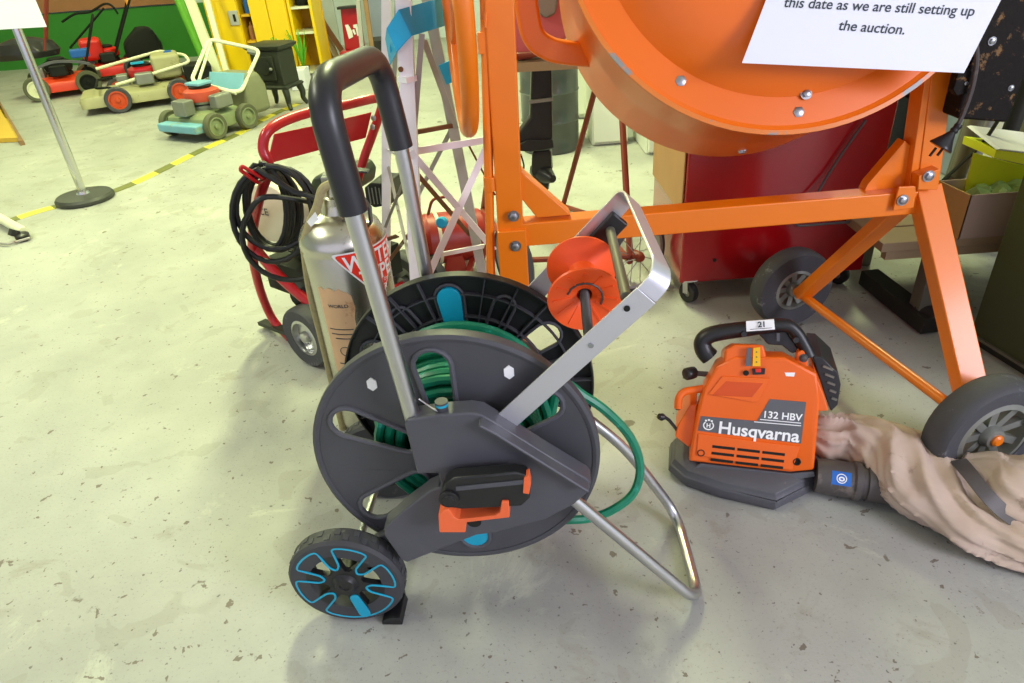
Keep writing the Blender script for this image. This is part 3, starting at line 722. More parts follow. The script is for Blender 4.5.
# choke knob, levers, fuel pipe on the left
kb = bq(691, 373, .05)
MB().lathe([(.010, -.012), (.013, -.010), (.0145, 0), (.0145, .012), (.012, .016), (.0, .017)], kb, V((-1, -.4, .1)), 10).build('knob', 'outblack', blow, bevel=.001)
MB().tube([kb, kb + fu*.05], .006, 10).build('knob_stem', 'pipe', blow)
arm = MB().tube(spline([bq(706, 388, .02), bq(694, 390, .02), bq(684, 392, .015), bq(679, 398, .01), bq(678, 408, .01)], 5), .0085, 12).build('pipe_stub', 'blower', blow)
MB().lathe([(.0055, 0), (.0055, .001)], bq(678, 409, .01), V((0, -.3, -1)), 12).build('pipe_bore', 'dark', arm)
MB().prism([bq(*p, .02) for p in ((675, 437), (678, 425), (690, 405), (697, 405), (694, 440), (689, 448))], fv*.07).build('side_cover', 'blower', blow, bevel=.003)
MB().tube([bq(677, 430, .03), bq(669, 420, .02), bq(663, 416, .015)], .004, 8).build('lever', 'outblack', blow)
MB().lathe([(.006, -.006), (.009, 0), (.007, .008)], bq(662, 417, .015), V((-1, -.2, .5)), 10).build('lever_knob', 'outblack', blow)
# guard with slots on the right, right wing of the housing
rg = [bq(*p, .05) for p in ((812, 356), (822, 357), (838, 372), (841, 385), (838, 405), (831, 412), (828, 405))]
gd = MB().prism(rg, fv*.10).build('muffler_guard', 'outblack', blow, bevel=.003)
for k in range(5):
    a_ = bq(823 + k*2.2, 366 + k*8, .047); b_2 = bq(833 + k*1.0, 370 + k*7.5, .047)
    MB().bar(a_, b_2, .004, .004, fv).build('slat', 'greymetal', gd)
house([(816, 376), (824, 395), (829, 411), (815, 412)], 0, 0, 'side_wing', 'blower', blow, .003, fv*.10)
house([(700, 462), (790, 472), (813, 470), (815, 475), (790, 479), (693, 467)], -.006, .003, 'lower_trim', 'blowergrey', blow, .002)
# outlet tube
t0 = fl(815, 475, .048); t1 = fl(912, 489, .045); tdv = (t1 - t0).normalized(); tl = (t1-t0).length
ot = MB().lathe([(.036, 0), (.038, .02), (.038, tl*.38), (.042, tl*.40), (.042, tl*.46), (.036, tl*.47), (.036, tl*.52), (.040, tl*.53), (.041, tl*1.6)], t0, tdv, 32).build('outlet_tube', 'pipe', blow)
# blue round sign sticker
sx = frame_of(tdv)[0]
def cyl(a, s_, R): 
    x, y, z = frame_of(tdv); return t0 + tdv*s_ + (x*math.cos(a) + y*math.sin(a))*R
x_, y_, _ = frame_of(tdv)
best = max(range(360), key=lambda i: (x_*math.cos(math.radians(i)) + y_*math.sin(math.radians(i))).dot((CAM - t0).normalized()))
ca = math.radians(best)
st = MB(); rows = []
for i in range(9): rows.append([cyl(ca - .38 + .76*i/8, tl*.14, .0384), cyl(ca - .38 + .76*i/8, tl*.34, .0384)])
st.add([p for r in rows for p in r], [(2*i, 2*i+1, 2*i+3, 2*i+2) for i in range(8)])
stk = st.build('blue_sticker', 'blue', ot, smooth=False)
st = MB(); st.tube([cyl(ca + .24*math.sin(a), tl*.24 + .0092*math.cos(a), .0388) for a in [2*PI*i/24 for i in range(24)]], .0011, 6, closed=True)
st.tube([cyl(ca + .09*math.sin(a)+.02, tl*.24 + .0045*math.cos(a), .0388) for a in [2*PI*i/24 for i in range(24)]], .0016, 6, closed=True)
st.build('sticker_symbol', 'white', stk)
# canvas collection bag: lofted cloth tube with folds
def bag_part(sections, nm, seed, fold=.006, seg=72):
    rings = []; ctr = [V(s_[0]) for s_ in sections]
    cl = spline(ctr, 16); n = len(cl)
    for i, p in enumerate(cl):
        t = (cl[min(i+1, n-1)] - cl[max(i-1, 0)]).normalized()
        k = i/16; a0 = min(int(k), len(sections)-1); a1 = min(a0+1, len(sections)-1); f_ = k - a0; f_ = f_*f_*(3-2*f_)
        w_ = sections[a0][1]*(1-f_) + sections[a1][1]*f_; h_ = sections[a0][2]*(1-f_) + sections[a1][2]*f_; tw = sections[a0][3]*(1-f_) + sections[a1][3]*f_
        sdv = V((t.y, -t.x, 0)).normalized(); upv = t.cross(sdv) * -1
        if upv.z < 0: upv = -upv
        ring = []
        for j in range(seg):
            a = 2*PI*j/seg; u = math.cos(a); v_ = math.sin(a)
            q = p + (sdv*math.cos(tw) + upv*math.sin(tw))*(u*w_) + (upv*math.cos(tw) - sdv*math.sin(tw))*(v_*h_)
            arc = a*1.0 + k*.5
            rg_ = 1 - abs(noise.noise(V((math.cos(a + k*.3)*1.7 + seed, math.sin(a + k*.3)*1.7, k*.35))))*3.2
            r2_ = 1 - abs(noise.noise(V((math.cos(a + k*.35)*3.6 + seed*2, math.sin(a + k*.35)*3.6, k*.8))))*3.0
            fn_ = noise.noise(V((q.x*6 + seed, q.y*6, q.z*6)))*1.0 + max(-.6, rg_)*.8 + max(-.5, r2_)*.35 + noise.noise(q*16)*.12
            d = (q - p).normalized(); q = q + d*(fn_*fold)
            if q.z < .004: q.z = .004 + .002*abs(math.sin(j))
            ring.append(q)
        rings.append(ring)
    return MB().loft(rings).build(nm, 'bag', blow, ang=80)
B1 = [(fl(808, 441, .06), .03, .045, 0), (fl(824, 441, .062), .05, .058, 0), (fl(848, 441, .065), .06, .055, .25), (fl(876, 447, .07), .075, .056, .3), (fl(905, 464, .065), .095, .056, .2), (fl(936, 490, .055), .095, .05, .05), (fl(970, 517, .045), .075, .042, 0), (fl(1008, 536, .04), .060, .036, 0), (fl(1060, 556, .04), .05, .034, 0)]
bag = bag_part(B1, 'collection_bag', 3.0, .013)
B2 = [(fl(962, 462, .10), .02, .012, 0), (fl(985, 474, .085), .050, .05, 0), (fl(1012, 490, .075), .085, .07, 0), (fl(1060, 505, .07), .09, .07, 0), (fl(1110, 515, .06), .06, .05, 0)]
bag_part(B2, 'bag_end', 11.0, .011)
stp = spline([fl(958, 460, .115), fl(970, 474, .125), fl(986, 494, .112), fl(1004, 512, .09), fl(1030, 530, .07)], 6)
MB().ribbon(stp, .03, .002, (1, .2, .2)).build('strap', 'pipe', blow)
# ================================================================== FIRE EXTINGUISHER
EC = V((-.370, 1.475, 0)); ER = .098
ext = thing('fire_extinguisher', 'stainless steel water fire extinguisher with red triangular label standing behind the hose reel', 'fire extinguisher', EC)
body = MB().lathe([(.085, 0), (.088, .012), (ER-.002, .016), (ER, .03), (ER, .50), (ER-.0015, .505), (ER, .51), (.096, .525), (.087, .545), (.07, .562), (.05, .572), (.036, .578), (.033, .60)], EC, ez, 64).build('cylinder', 'steel', ext, ang=50)
MB().lathe([(.034, .598), (.034, .615), (.026, .618), (.025, .64), (.018, .645)], EC, ez, 32).build('neck_collar', 'steel', ext)
vb = MB(); vb.box(EC + V((.0, 0, .648)), (.03, .05, .03)); vb.lathe([(.014, .63), (.016, .665)], EC, ez, 16)
vb.build('valve', 'greymetal', ext, bevel=.003)
MB().ribbon([EC + V((-.0, -.01, .668)), EC + V((.04, -.015, .676)), EC + V((.09, -.02, .668))], .022, .004, (0, 1, 0)).build('lever', 'outblack', ext)
MB().ribbon([EC + V((-.0, -.01, .652)), EC + V((.05, -.015, .64)), EC + V((.080, -.03, .59)), EC + V((.078, -.035, .555))], .024, .005, (0, 1, 0)).build('carry_handle', 'outblack', ext, bevel=.001)
def ecyl(px, py):   # (angle, z) where the pixel ray meets the cylinder
    d = ray(px, py); o = CAM - EC; a = d.x**2 + d.y**2; b = 2*(o.x*d.x + o.y*d.y); c = o.x**2 + o.y**2 - ER*ER
    q = b*b - 4*a*c; t = (-b - math.sqrt(max(q, 0)))/(2*a); p = o + d*t; return math.atan2(p.y, p.x), p.z
def ecp(a, z, off=.0006): return EC + V((math.cos(a)*(ER+off), math.sin(a)*(ER+off), z))
hx = spline([EC + V((-.0, -.02, .645))] + [aty(*p, EC.y - .045) for p in ((338, 184), (331, 184), (322, 190), (317, 207), (309, 226), (305, 250), (310, 290), (321, 335), (333, 385), (346, 440))], 6)
MB().tube(hx, .0095, 10).build('discharge_hose', M('braided beige hose', '#9a8f66', .7, var=.3, scale=120), ext)
def wrapped(loop, nm, mat, off, par, sub=3):
    b = bmesh.new(); f = b.faces.new([b.verts.new((u, v, 0)) for u, v in loop])
    bmesh.ops.triangulate(b, faces=b.faces); bmesh.ops.subdivide_edges(b, edges=b.edges, cuts=sub, use_grid_fill=True); bmesh.ops.triangulate(b, faces=b.faces); bmesh.ops.subdivide_edges(b, edges=b.edges, cuts=2)
    b.verts.index_update(); o = MB().add([ecp(v.co.x/ER, v.co.y, off) for v in b.verts], [tuple(v.index for v in f.verts) for f in b.faces]).build(nm, mat, par, smooth=False); b.free(); return o
aL, zL = ecyl(329, 255); aT, zT = ecyl(379, 320); aC, _ = ecyl(376, 262)
hw = (aC - aL)*ER; zTop = zL; zTip = zTop - hw*1.32
def tri(k):
    c = aC*ER; zc = zTop - hw*.45; pts = []
    P = [V((c - hw, zTop)), V((c, zTip)), V((c + hw, zTop))]; ce = V((c, zc))
    P = [ce + (p - ce)*k for p in P]; out = []
    for i in range(3):
        a, b, d = P[i-1], P[i], P[(i+1) % 3]; r_ = .014
        p = b + (a-b).normalized()*r_; q = b + (d-b).normalized()*r_
        for j in range(5): t = j/4; w_ = p*(1-t)**2 + b*2*t*(1-t) + q*t*t; out.append((w_.x, w_.y))
    return out
wrapped(tri(1.0), 'label_border', 'white', .0006, ext, 5)
rl_ = wrapped(tri(.93), 'label', 'redorange', .0014, ext, 5)
tw = MB()
def wrap_text(mb, s_, uc, z, width, bold, hs=1.0, off=.0022, shear=0):
    vs, fs = text_geo(s_, 1, bold, shear, sub=2); x0 = min(v.x for v in vs); x1 = max(v.x for v in vs); k = width/(x1-x0)
    mb.add([ecp((uc - width/2 + (v.x-x0)*k)/ER, z + v.y*k*hs, off) for v in vs], fs)
c_ = aC*ER
wrap_text(tw, 'WATER', c_, zTop - .044, hw*1.50, .02, 1.15); wrap_text(tw, 'TYPE', c_, zTop - .083, hw*.92, .02, 1.15)
wrap_text(tw, 'FOR USE ON', c_, zTop - .094, hw*.55, .0, 1.2); wrap_text(tw, 'PAPER', c_, zTop - .113, hw*.40, .02, 1.3); wrap_text(tw, 'TEXTILES', c_, zTop - .122, hw*.30, 0, 1.2)
tw.build('lettering', 'white', rl_, smooth=False)
a0, z0 = ecyl(318, 287); a1, z1 = ecyl(352, 300)
u0, u1 = a0*ER, a1*ER; n9 = 9
kl = [(u0, z0)] + [(u0 + (u1-u0)*i/n9, z0 + .004*math.sin(i*2.3) - .012*(i/n9)**3) for i in range(1, n9)] + [(u1, z0-.02)] + [(u1 + .004*math.sin(i*1.9), z0 - .02 - .03*i) for i in range(1, 9)] + [(u0, z0-.26)]
krf = wrapped(kl, 'paper_label', 'kraft', .0007, ext, 3)
tw = MB(); uc = (u0+u1)/2
wrap_text(tw, 'WORLD', uc + .004, z0 - .048, (u1-u0)*.62, .02, .9, .0014)
for i, (dz, w_) in enumerate(((.105, .75), (.118, .7), (.13, .5), (.2, .6))): MB().ribbon([ecp((uc + (u1-u0)*w_*(t_/8 - .5))/ER, z0 - dz, .0012) for t_ in range(9)], .0022, .0004, (0, 0, 1)).build('printed_line', 'ink', krf)
tw.tube([ecp((uc + .014*math.cos(a))/ER, z0 - .165 + .012*math.sin(a), .0014) for a in [2*PI*i/20 for i in range(20)]], .0007, 5, closed=True)
tw.build('lettering', 'ink', krf, smooth=False)
MB().prism([ecp(*ecyl(*p), .004) for p in ((308, 221), (316, 211), (320, 219), (312, 226))], (0, -.001, 0)).build('paper_tag', 'white', ext, smooth=False)
# ================================================================== RED CART WITH ENGINE
ca_ = V((.63, .78, 0)).normalized(); cb_ = V((-ca_.y, ca_.x, 0))
cart = thing('engine_trolley', 'red tubular trolley carrying a dark petrol engine beside the steel extinguisher', 'engine trolley', fl(310, 362))
lr = [fl(290, 338, .012), aty(272, 318, 1.96), aty(258, 282, 1.94), aty(252, 242, 1.88), aty(259, 200, 1.80), aty(269, 168, 1.76), aty(263, 148, 1.76), aty(270, 129, 1.78), aty(300, 115, 1.87), aty(345, 105, 1.97), aty(378, 98, 2.03), aty(382, 106, 2.05), aty(372, 136, 2.06), aty(362, 165, 2.06), aty(345, 230, 2.06)]
MB().tube(spline(lr, 6), .0135, 14).build('frame_tube', 'redpaint', cart)
MB().tube(spline([aty(255, 248, 1.90), aty(278, 275, 1.86), aty(312, 305, 1.80)], 4), .016, 12).build('frame_brace', 'redpaint', cart)
MB().prism([aty(268, 164, 1.79), aty(275, 134, 1.81), aty(290, 131, 1.86), aty(318, 125, 1.92), aty(372, 112, 2.03), aty(366, 138, 2.04)], ca_.cross(ez)*-.006).build('back_panel', 'redpaint', cart, bevel=.002)
for p in ((374, 118), (373, 127)): MB().lathe([(.008, 0), (.008, .004), (.005, .006)], aty(*p, 2.02), -cb_*0 + V((-.5, -.8, .2)), 12).build('bolt', 'zinc', cart)
wc = fl(310, 335, .096)
wheel(cart, wc, -ca_, .096, .056, 'rubber', 'alu', .6)
wheel(cart, wc + ca_*.42, ca_, .103, .062, 'rubber', 'greymetal', .58)
MB().rod(wc, wc + ca_*.42, .009).build('axle', 'redpaint', cart)
MB().bar(fl(262, 322, .02), wc + V((0, 0, -.02)), .03, .012).build('foot_bar', 'engine', cart)
e0 = wc + ca_*.21 + cb_*.10
eng = MB(); eng.box(e0 + V((0, 0, .12)), (.30, .30, .10), Matrix((ca_, cb_, ez)).transposed()); eng.lathe([(.10, .0), (.11, .03), (.10, .13), (.06, .16)], e0 + V((0, 0, .17)), ez, 20)
for k in range(7): eng.box(e0 + V((0, 0, .19 + k*.018)), (.2, .16, .006), Matrix((ca_, cb_, ez)).transposed())
eng = eng.build('engine', 'engine', cart, bevel=.004)
rcv = aty(277, 210, 1.93)
MB().lathe([(.05, .05), (.085, .04), (.09, -.02), (.09, -.07)], rcv, -ca_*.4 + V((-.2, -.8, .1)), 32).build('recoil_cover', 'cream', cart, bevel=.004)
cet = MB(); rd_ = (-ca_*.4 + V((-.2, -.8, .1))).normalized(); rc2 = rcv + rd_*.051
text_on(cet, 'CE', rc2 + V((-.018, .01, .0)), rc2 + V((.012, -.005, .0)), ez, rd_, .01, 0, .003)
cet.build('marking', 'ink', cart, smooth=False)
MB().prism([aty(*p, 2.0) for p in ((308, 188), (312, 177), (345, 172), (352, 182), (350, 196), (310, 200))], (.06, .14, 0)).build('fuel_tank', M('dark green tank', '#39463a', .4), cart, bevel=.012)
mf = MB().prism([aty(*p, 1.98) for p in ((364, 188), (370, 183), (388, 184), (391, 205), (374, 208), (366, 202))], (.03, .1, 0)).build('muffler_guard', 'outblack', cart, bevel=.004)
for k in range(6): MB().bar(aty(368 + k*3.6, 187 + (k % 2), 1.977), aty(371 + k*3.4, 204, 1.977), .003, .003).build('slot', 'greymetal', mf)
MB().lathe([(.03, 0), (.05, .02), (.05, .08), (.03, .10)], aty(305, 285, 1.92), V((.3, -.9, .1)), 20).build('pump_head', 'engine', cart)
# black cable coil hung on the trolley
cbp = []
def el_(cx, cy, rx, ry, y, a0, a1, n=20, rot=0):
    for i in range(n):
        a = a0 + (a1-a0)*i/n; x_ = rx*math.cos(a); y_ = ry*math.sin(a); cbp.append(aty(cx + x_*math.cos(rot) - y_*math.sin(rot), cy + x_*math.sin(rot) + y_*math.cos(rot), y))
for k in range(5): el_(266 + k*2.2 + random.uniform(-1, 1), 208 + random.uniform(-3, 3), 20 + k*1.6, 43 + random.uniform(-3, 2), 1.715 + .012*k, -PI/2, 1.5*PI, 24, -.15)
el_(276, 208, 40, 41, 1.70, -PI/2, 1.5*PI, 24, .1); el_(272, 214, 40, 48, 1.69, -PI/2, 1.5*PI, 24, -.1)
el_(290, 236, 48, 44, 1.68, -PI/2, 1.15*PI, 24, .1)
cbp += spline([cbp[-1], aty(262, 198, 1.68), aty(300, 200, 1.72), aty(330, 206, 1.80), aty(345, 190, 1.9)], 6)
coil = MB().tube(cbp, .0075, 8).build('cable_coil', 'cable')
tag(coil, 'thick black cable coiled in loops and hung on the red trolley frame', 'cable')
MB().tube(fillet([aty(268, 176, 1.80), aty(258, 183, 1.70), aty(240, 170, 1.66), aty(242, 166, 1.66), aty(262, 178, 1.70)], .01, 4), .005, 8).build('cable_hook', 'redpaint', cart)
# ================================================================== LATTICE STAND
lat = thing('lattice_stand', 'white painted lattice steel stand with rusty braces and blue tape near the orange mixer', 'lattice stand', (-.12, 1.85, 0))
def leg(p, q, w, mat, nm='leg', ang=True, ext_=.35):
    d = (p - q).normalized(); b = q - d*(q.z/d.z); t = p + d*ext_
    m_ = MB()
    m_.bar(b, t, w, .004, (0, 1, 0)); m_.bar(b + V((w/2-.002, w/2, 0)), t + V((w/2-.002, w/2, 0)), .004, w, (0, 1, 0)); return m_.build(nm, mat, lat)
A0, A1 = aty(403, 0, 1.66), aty(416, 270, 1.62)
lA = leg(A0, A1, .034, 'lattice'); B0, B1_ = aty(386, 0, 1.98), aty(386, 190, 1.95); lB = leg(B0, B1_, .024, 'lattice')
C0, C1 = aty(431, 20, 1.86), aty(482, 272, 1.82); lC = leg(C0, C1, .026, 'latticegrey')
MB().lathe([(.022, -.012), (.022, .0)], aty(407, 76, 1.655), (0, 0, 1), 4).build('joint', 'lattice', lA)
MB().lathe([(.006, 0), (.006, .006)], aty(401, 69, 1.652), (0, -1, 0), 10).build('bolt', 'rust', lA)
def strut(p, yp, q, yq, w, mat, nm='brace'): return MB().bar(aty(*p, yp), aty(*q, yq), w, .004, (0, 1, 0)).build(nm, mat, lat)
strut((404, 153), 1.64, (492, 139), 1.80, .017, 'lattice', 'crossbar')
strut((411, 133), 1.66, (456, 125), 1.85, .012, 'rust', 'crossbar')
strut((422, 34), 1.66, (413, 145), 1.66, .013, 'latticegrey'); strut((424, 40), 1.68, (456, 128), 1.84, .014, 'latticegrey')
strut((410, 151), 1.63, (494, 250), 1.78, .017, 'lattice'); strut((491, 138), 1.78, (430, 272), 1.64, .018, 'lattice')
strut((452, 128), 1.86, (408, 215), 1.97, .012, 'latticegrey'); strut((412, 168), 1.70, (470, 235), 1.84, .012, 'rust')
strut((466, 140), 1.86, (495, 195), 1.9, .005, 'rust'); strut((438, 255), 1.66, (484, 246), 1.80, .013, 'lattice', 'crossbar')
strut((384, 230), 1.96, (412, 160), 1.64, .008, 'latticegrey'); strut((388, 165), 1.96, (410, 262), 1.64, .008, 'latticegrey')
strut((388, 262), 1.96, (416, 225), 1.64, .01, 'rust'); strut((388, 150), 1.96, (405, 158), 1.64, .012, 'lattice', 'crossbar')
strut((397, 236), 1.66, (385, 240), 1.95, .012, 'rust', 'crossbar'); strut((397, 0), 1.7, (392, 150), 1.8, .01, 'latticegrey')
MB().ribbon([aty(388, 52, 1.70), aty(392, 40, 1.64), aty(405, 23, 1.638), aty(432, 15, 1.70), aty(452, 10, 1.84)], .058, .002, (0, .15, 1)).build('blue_tape', 'tapeblue', lat)
MB().prism([aty(*p, 1.66) for p in ((390, 38), (398, 34), (397, 46), (390, 53))], (0, .003, 0)).build('blue_tape', 'tapeblue', lat, smooth=False)
MB().bar(aty(444, 63, 1.842), aty(452, 82, 1.842), .03, .01, (0, 1, 0)).build('blue_tape', 'tapeblue', lat)
# ================================================================== RED COMPRESSOR
cmp_ = thing('air_compressor', 'faded red air compressor tank seen through the lattice stand', 'compressor', fl(450, 285))
T0, T1 = aty(424, 240, 2.3), aty(482, 233, 2.36); ta = (T1 - T0).normalized(); tL = (T1-T0).length; TR = .092
MB().lathe([(.03, -.03), (.07, -.02), (TR, .01), (TR, tL*.5), (TR, tL-.01), (.07, tL+.02), (.03, tL+.03)], T0, ta, 32).build('tank', 'tankred', cmp_)
MB().lathe_closed([(TR+.004, 0), (TR+.004, .012), (TR-.002, .012), (TR-.002, 0)], T0 + ta*tL*.18, ta, 32).build('band', 'cream', cmp_)
MB().tube(fillet([aty(428, 215, 2.25), aty(432, 199, 2.25), aty(450, 196, 2.28), aty(455, 204, 2.28)], .02), .005, 8).build('carry_handle', 'rustred', cmp_)
MB().prism([aty(*p, 2.24) for p in ((447, 258), (462, 255), (474, 285), (440, 288))], (0, .12, 0)).build('tank_leg', 'tankred', cmp_, bevel=.003)
MB().bar(aty(476, 250, 2.3), fl(462, 290, .01), .02, .01).build('leg', 'tankred', cmp_)
MB().prism([aty(*p, 2.18) for p in ((420, 262), (432, 258), (434, 275), (421, 280))], (.01, .05, 0)).build('motor', 'engine', cmp_, bevel=.004)
wq = fl(428, 285, .075); wheel(cmp_, V((-.27, 2.2, .06)), (-.5, -.85, 0), .06, .04, 'rubberclean', 'engine', .5)
MB().lathe([(.018, 0), (.02, .02), (.015, .03)], aty(443, 222, 2.2), (-.2, -1, .3), 16).build('gauge_cap', 'tapeblue', cmp_)
MB().tube([aty(*p, y) for p, y in (((492, 190), 2.45), ((483, 262), 2.42))], .008, 8).build('upright', 'rustred', cmp_)
# ================================================================== OUTBOARD MOTOR, ITS TROLLEY, DRUM, WHITE BOXES
YO = 2.75
ob = thing('outboard_motor', 'black outboard motor with faded red cowl hanging on a red brown trolley', 'outboard motor', aty(545, 188, YO))
def oy(px, py, y=YO): return aty(px, py, y)
MB().loft([[oy(a + dx, b, y) for a, b, y, dx in ((535, 190, YO-.02, 0), (547, 192, YO-.02, 0), (549, 190, YO+.02, 0), (540, 186, YO+.02, 0))],
           [oy(*p) for p in ((531, 172, YO-.035), (552, 170, YO-.035), (553, 166, YO+.035), (533, 168, YO+.035))],
           [oy(*p) for p in ((532, 152, YO-.035), (551, 150, YO-.035), (552, 148, YO+.035), (533, 149, YO+.035))]]).build('gearcase', 'outblack', ob, bevel=.008)
MB().lathe([(.008, -.06), (.03, -.03), (.036, .0), (.033, .05), (.015, .09)], oy(540, 172), V((.5, -.8, -.1)), 24).build('torpedo', 'outblack', ob)
for k in range(3):
    c0 = oy(524, 165) ; a = k*2.1
    MB().bar(c0, c0 + V((.02*math.cos(a), .0, .05*math.sin(a) + .0)), .03, .006, (1, 0, 0)).build('propeller_blade', 'outblack', ob, bevel=.002)
MB().prism([oy(*p, YO-.05) for p in ((517, 146), (528, 140), (553, 140), (554, 148), (530, 152), (518, 151))], (0, .1, 0)).build('cavitation_plate', 'outblack', ob, bevel=.003)
MB().prism([oy(*p, YO-.035) for p in ((518, 145), (518, 134), (530, 118), (532, 62), (552, 58), (553, 140), (532, 147))], (0, .07, 0)).build('midsection', 'outblack', ob, bevel=.01)
MB().bar(oy(529, 102, YO-.045), oy(553, 99, YO-.045), .012, .012).build('clamp_band', 'greymetal', ob)
MB().prism([oy(*p, YO-.10) for p in ((509, -20), (509, 48), (515, 62), (545, 57), (571, 36), (573, -20))], (0, .24, 0)).build('cowl', 'pink', ob, bevel=.02)
MB().prism([oy(*p, YO-.13) for p in ((536, -10), (536, 12), (546, 19), (556, 14), (560, -10))], (0, .05, 0)).build('carburettor', 'greymetal', ob, bevel=.01)
tr = thing('outboard_trolley', 'red brown tubular trolley with wire spoked wheels behind the orange beam', 'trolley', fl(600, 230))
hubc = fl(630, 256, .13); foot_ = fl(563, 206, .012); apx = aty(606, 50, 2.6)
MB().tube([apx, foot_], .011, 10).build('leg', 'rustred', tr); MB().tube([aty(619, 60, 2.45), hubc], .011, 10).build('leg', 'rustred', tr)
MB().tube([foot_, aty(590, 215, 2.6), hubc + V((0, 0, -.02))], .011, 10).build('base_tube', 'rustred', tr)
h2 = hubc + V((-.36, .03, 0)); f2_ = foot_ + V((-.36, .03, 0)); ap2 = apx + V((-.36, .03, 0))
MB().tube([ap2, f2_], .011, 10).build('leg', 'rustred', tr); MB().tube([apx + V((-.36, -.12, 0)), h2], .011, 10).build('leg', 'rustred', tr); MB().tube([f2_, h2 + V((0, 0, -.02))], .011, 10).build('base_tube', 'rustred', tr)
MB().tube([apx, ap2], .011, 10).build('top_bar', 'rustred', tr); MB().tube([hubc, h2], .010, 10).build('axle', 'rustred', tr)
MB().bar(ap2 + V((.02, .03, -.04)), apx + V((-.02, .03, -.04)), .09, .03).build('motor_board', 'wood', tr)
def spokewheel(c, ax):
    t = MB().lathe_closed([(.113, -.016), (.118, -.019), (.13, -.008), (.13, .008), (.118, .019), (.113, .016)], c, ax, 48).build('wheel', 'rubber', tr)
    MB().lathe_closed([(.104, -.011), (.115, -.014), (.115, .014), (.104, .011)], c, ax, 48).build('rim', 'latticegrey', t)
    x, y, z = frame_of(ax)
    for k in range(14):
        a = 2*PI*k/14; MB().rod(c + z*(.015 if k % 2 else -.015) + (x*math.cos(a+.3) + y*math.sin(a+.3))*.012, c + (x*math.cos(a) + y*math.sin(a))*.106, .0016, 6).build('spoke', 'latticegrey', t)
    MB().lathe([(.012, -.03), (.018, -.02), (.018, .02), (.012, .03)], c, ax, 16).build('hub', 'rustred', t)
spokewheel(hubc, V((.35, -.94, 0)).normalized()) if False else spokewheel(hubc + V((.02, 0, 0)), V((.55, -.83, 0)).normalized())
spokewheel(h2 - V((.03, 0, 0)), V((-.9, -.4, 0)).normalized())
dr = thing('steel_drum', 'dark grey steel drum on the floor behind the outboard motor', 'drum', (.305, 3.90, 0))
Dz = aty(547, 60, 3.84).z
MB().lathe([(.155, 0), (.163, .004), (.163, .012), (.158, .02), (.158, Dz*.33), (.163, Dz*.345), (.158, Dz*.36), (.158, Dz*.65), (.163, Dz*.665), (.158, Dz*.68), (.158, Dz-.02), (.163, Dz-.012), (.163, Dz-.003), (.156, Dz), (.154, Dz-.015), (0, Dz-.015)], (.305, 3.90, 0), ez, 48).build('drum_body', 'drumgrey', dr)
MB().lathe([(.03, 0), (.03, .012), (.02, .014)], (.36, 3.83, Dz-.015), ez, 16).build('bung', 'greymetal', dr)
def wbox(lo, hi, nm, lab, cat, mat, door=True, grp=None):
    lo, hi = V(lo), V(hi); t = thing(nm, lab, cat, ((lo.x+hi.x)/2, (lo.y+hi.y)/2, lo.z), grp)
    MB().box((lo+hi)/2 + V((0, .005, 0)), (hi.x-lo.x, hi.y-lo.y-.01, hi.z-lo.z)).build('body', mat, t, bevel=.01)
    if door:
        MB().box(((lo.x+hi.x)/2, lo.y-.006, (lo.z+hi.z)/2), ((hi.x-lo.x)*.94, .02, (hi.z-lo.z)*.92)).build('door', mat, t, bevel=.005)
    return t
wbox((.535, 3.86, 0), (.74, 4.2, .56), 'white_appliance', 'white enamel appliance standing just behind the orange drum bolts', 'appliance', 'whitebox')['label'] = 'tall white enamel box between the dark drum and the lower white box'
wbox((.79, 3.62, 0), (1.12, 4.0, .42), 'white_appliance', 'lower white enamel box on the floor nearest the red cabinet', 'appliance', 'whitebox')
wbox((.40, 4.5, 0), (.66, 5.1, .85), 'white_appliance', 'pale tall white box furthest back behind the dark steel drum', 'appliance', 'whitebox')
# ================================================================== RED CABINET
rc0, rc1 = aty(679.6, 285, 1.97), aty(862, 268, 1.97)
x0, x1, yf, zb = rc0.x, rc1.x, 1.97, .072
cab = thing('red_cabinet', 'deep red enamelled metal cabinet on castors standing behind the orange mixer', 'cabinet', ((x0+x1)/2, 2.2, 0))
MB().box(((x0+x1)/2, yf+.215, zb + .45), (x1-x0, .43, .9)).build('body', 'redcab', cab, bevel=.006)
MB().prism([(x0-.002, yf+.43, .30), (x0-.002, yf+.02, .30), (x0-.002, yf+.02, .97), (x0-.002, yf+.43, .97)], (-.004, 0, 0)).build('side_reflection', 'tan', cab, smooth=False)  # tan sheet stands in for a reflection on the glossy red side
MB().lathe([(.006, 0), (.006, .002)], aty(714.5, 260, yf - .001), (0, -1, 0), 12).build('screw', 'dark', cab)
wr = spline([aty(866, 120, yf-.02), aty(848, 145, yf-.02), aty(830, 172, yf-.02), aty(818, 192, yf-.03)], 4)
MB().tube(wr + fillet([aty(806, 205, yf-.03), aty(794, 222, yf-.03), aty(798, 226, yf-.03), aty(850, 222, yf-.03), aty(868, 218, yf-.03)], .008, 3), .004, 8).build('wire_rod', 'pipe', cab)
def castor(par, c, ax, r=.034):
    t = MB().lathe_closed([(r*.4, -.012), (r*.95, -.012), (r, -.008), (r, .008), (r*.95, .012), (r*.4, .012)], c, ax, 28).build('castor', 'outblack', par)
    MB().lathe([(r*.42, -.009), (r*.42, .009)], c, ax, 20).build('hub', 'greymetal', t)
    fk = MB(); a = V(ax).normalized()
    for s_ in (-1, 1): fk.bar(c + a*.016*s_, c + a*.016*s_ + V((0, .012, r+.006)), .022, .003, a)
    fk.box(c + V((0, .012, r+.008)), (.045, .045, .006)); fk.build('fork', 'chrome', t, bevel=.001)
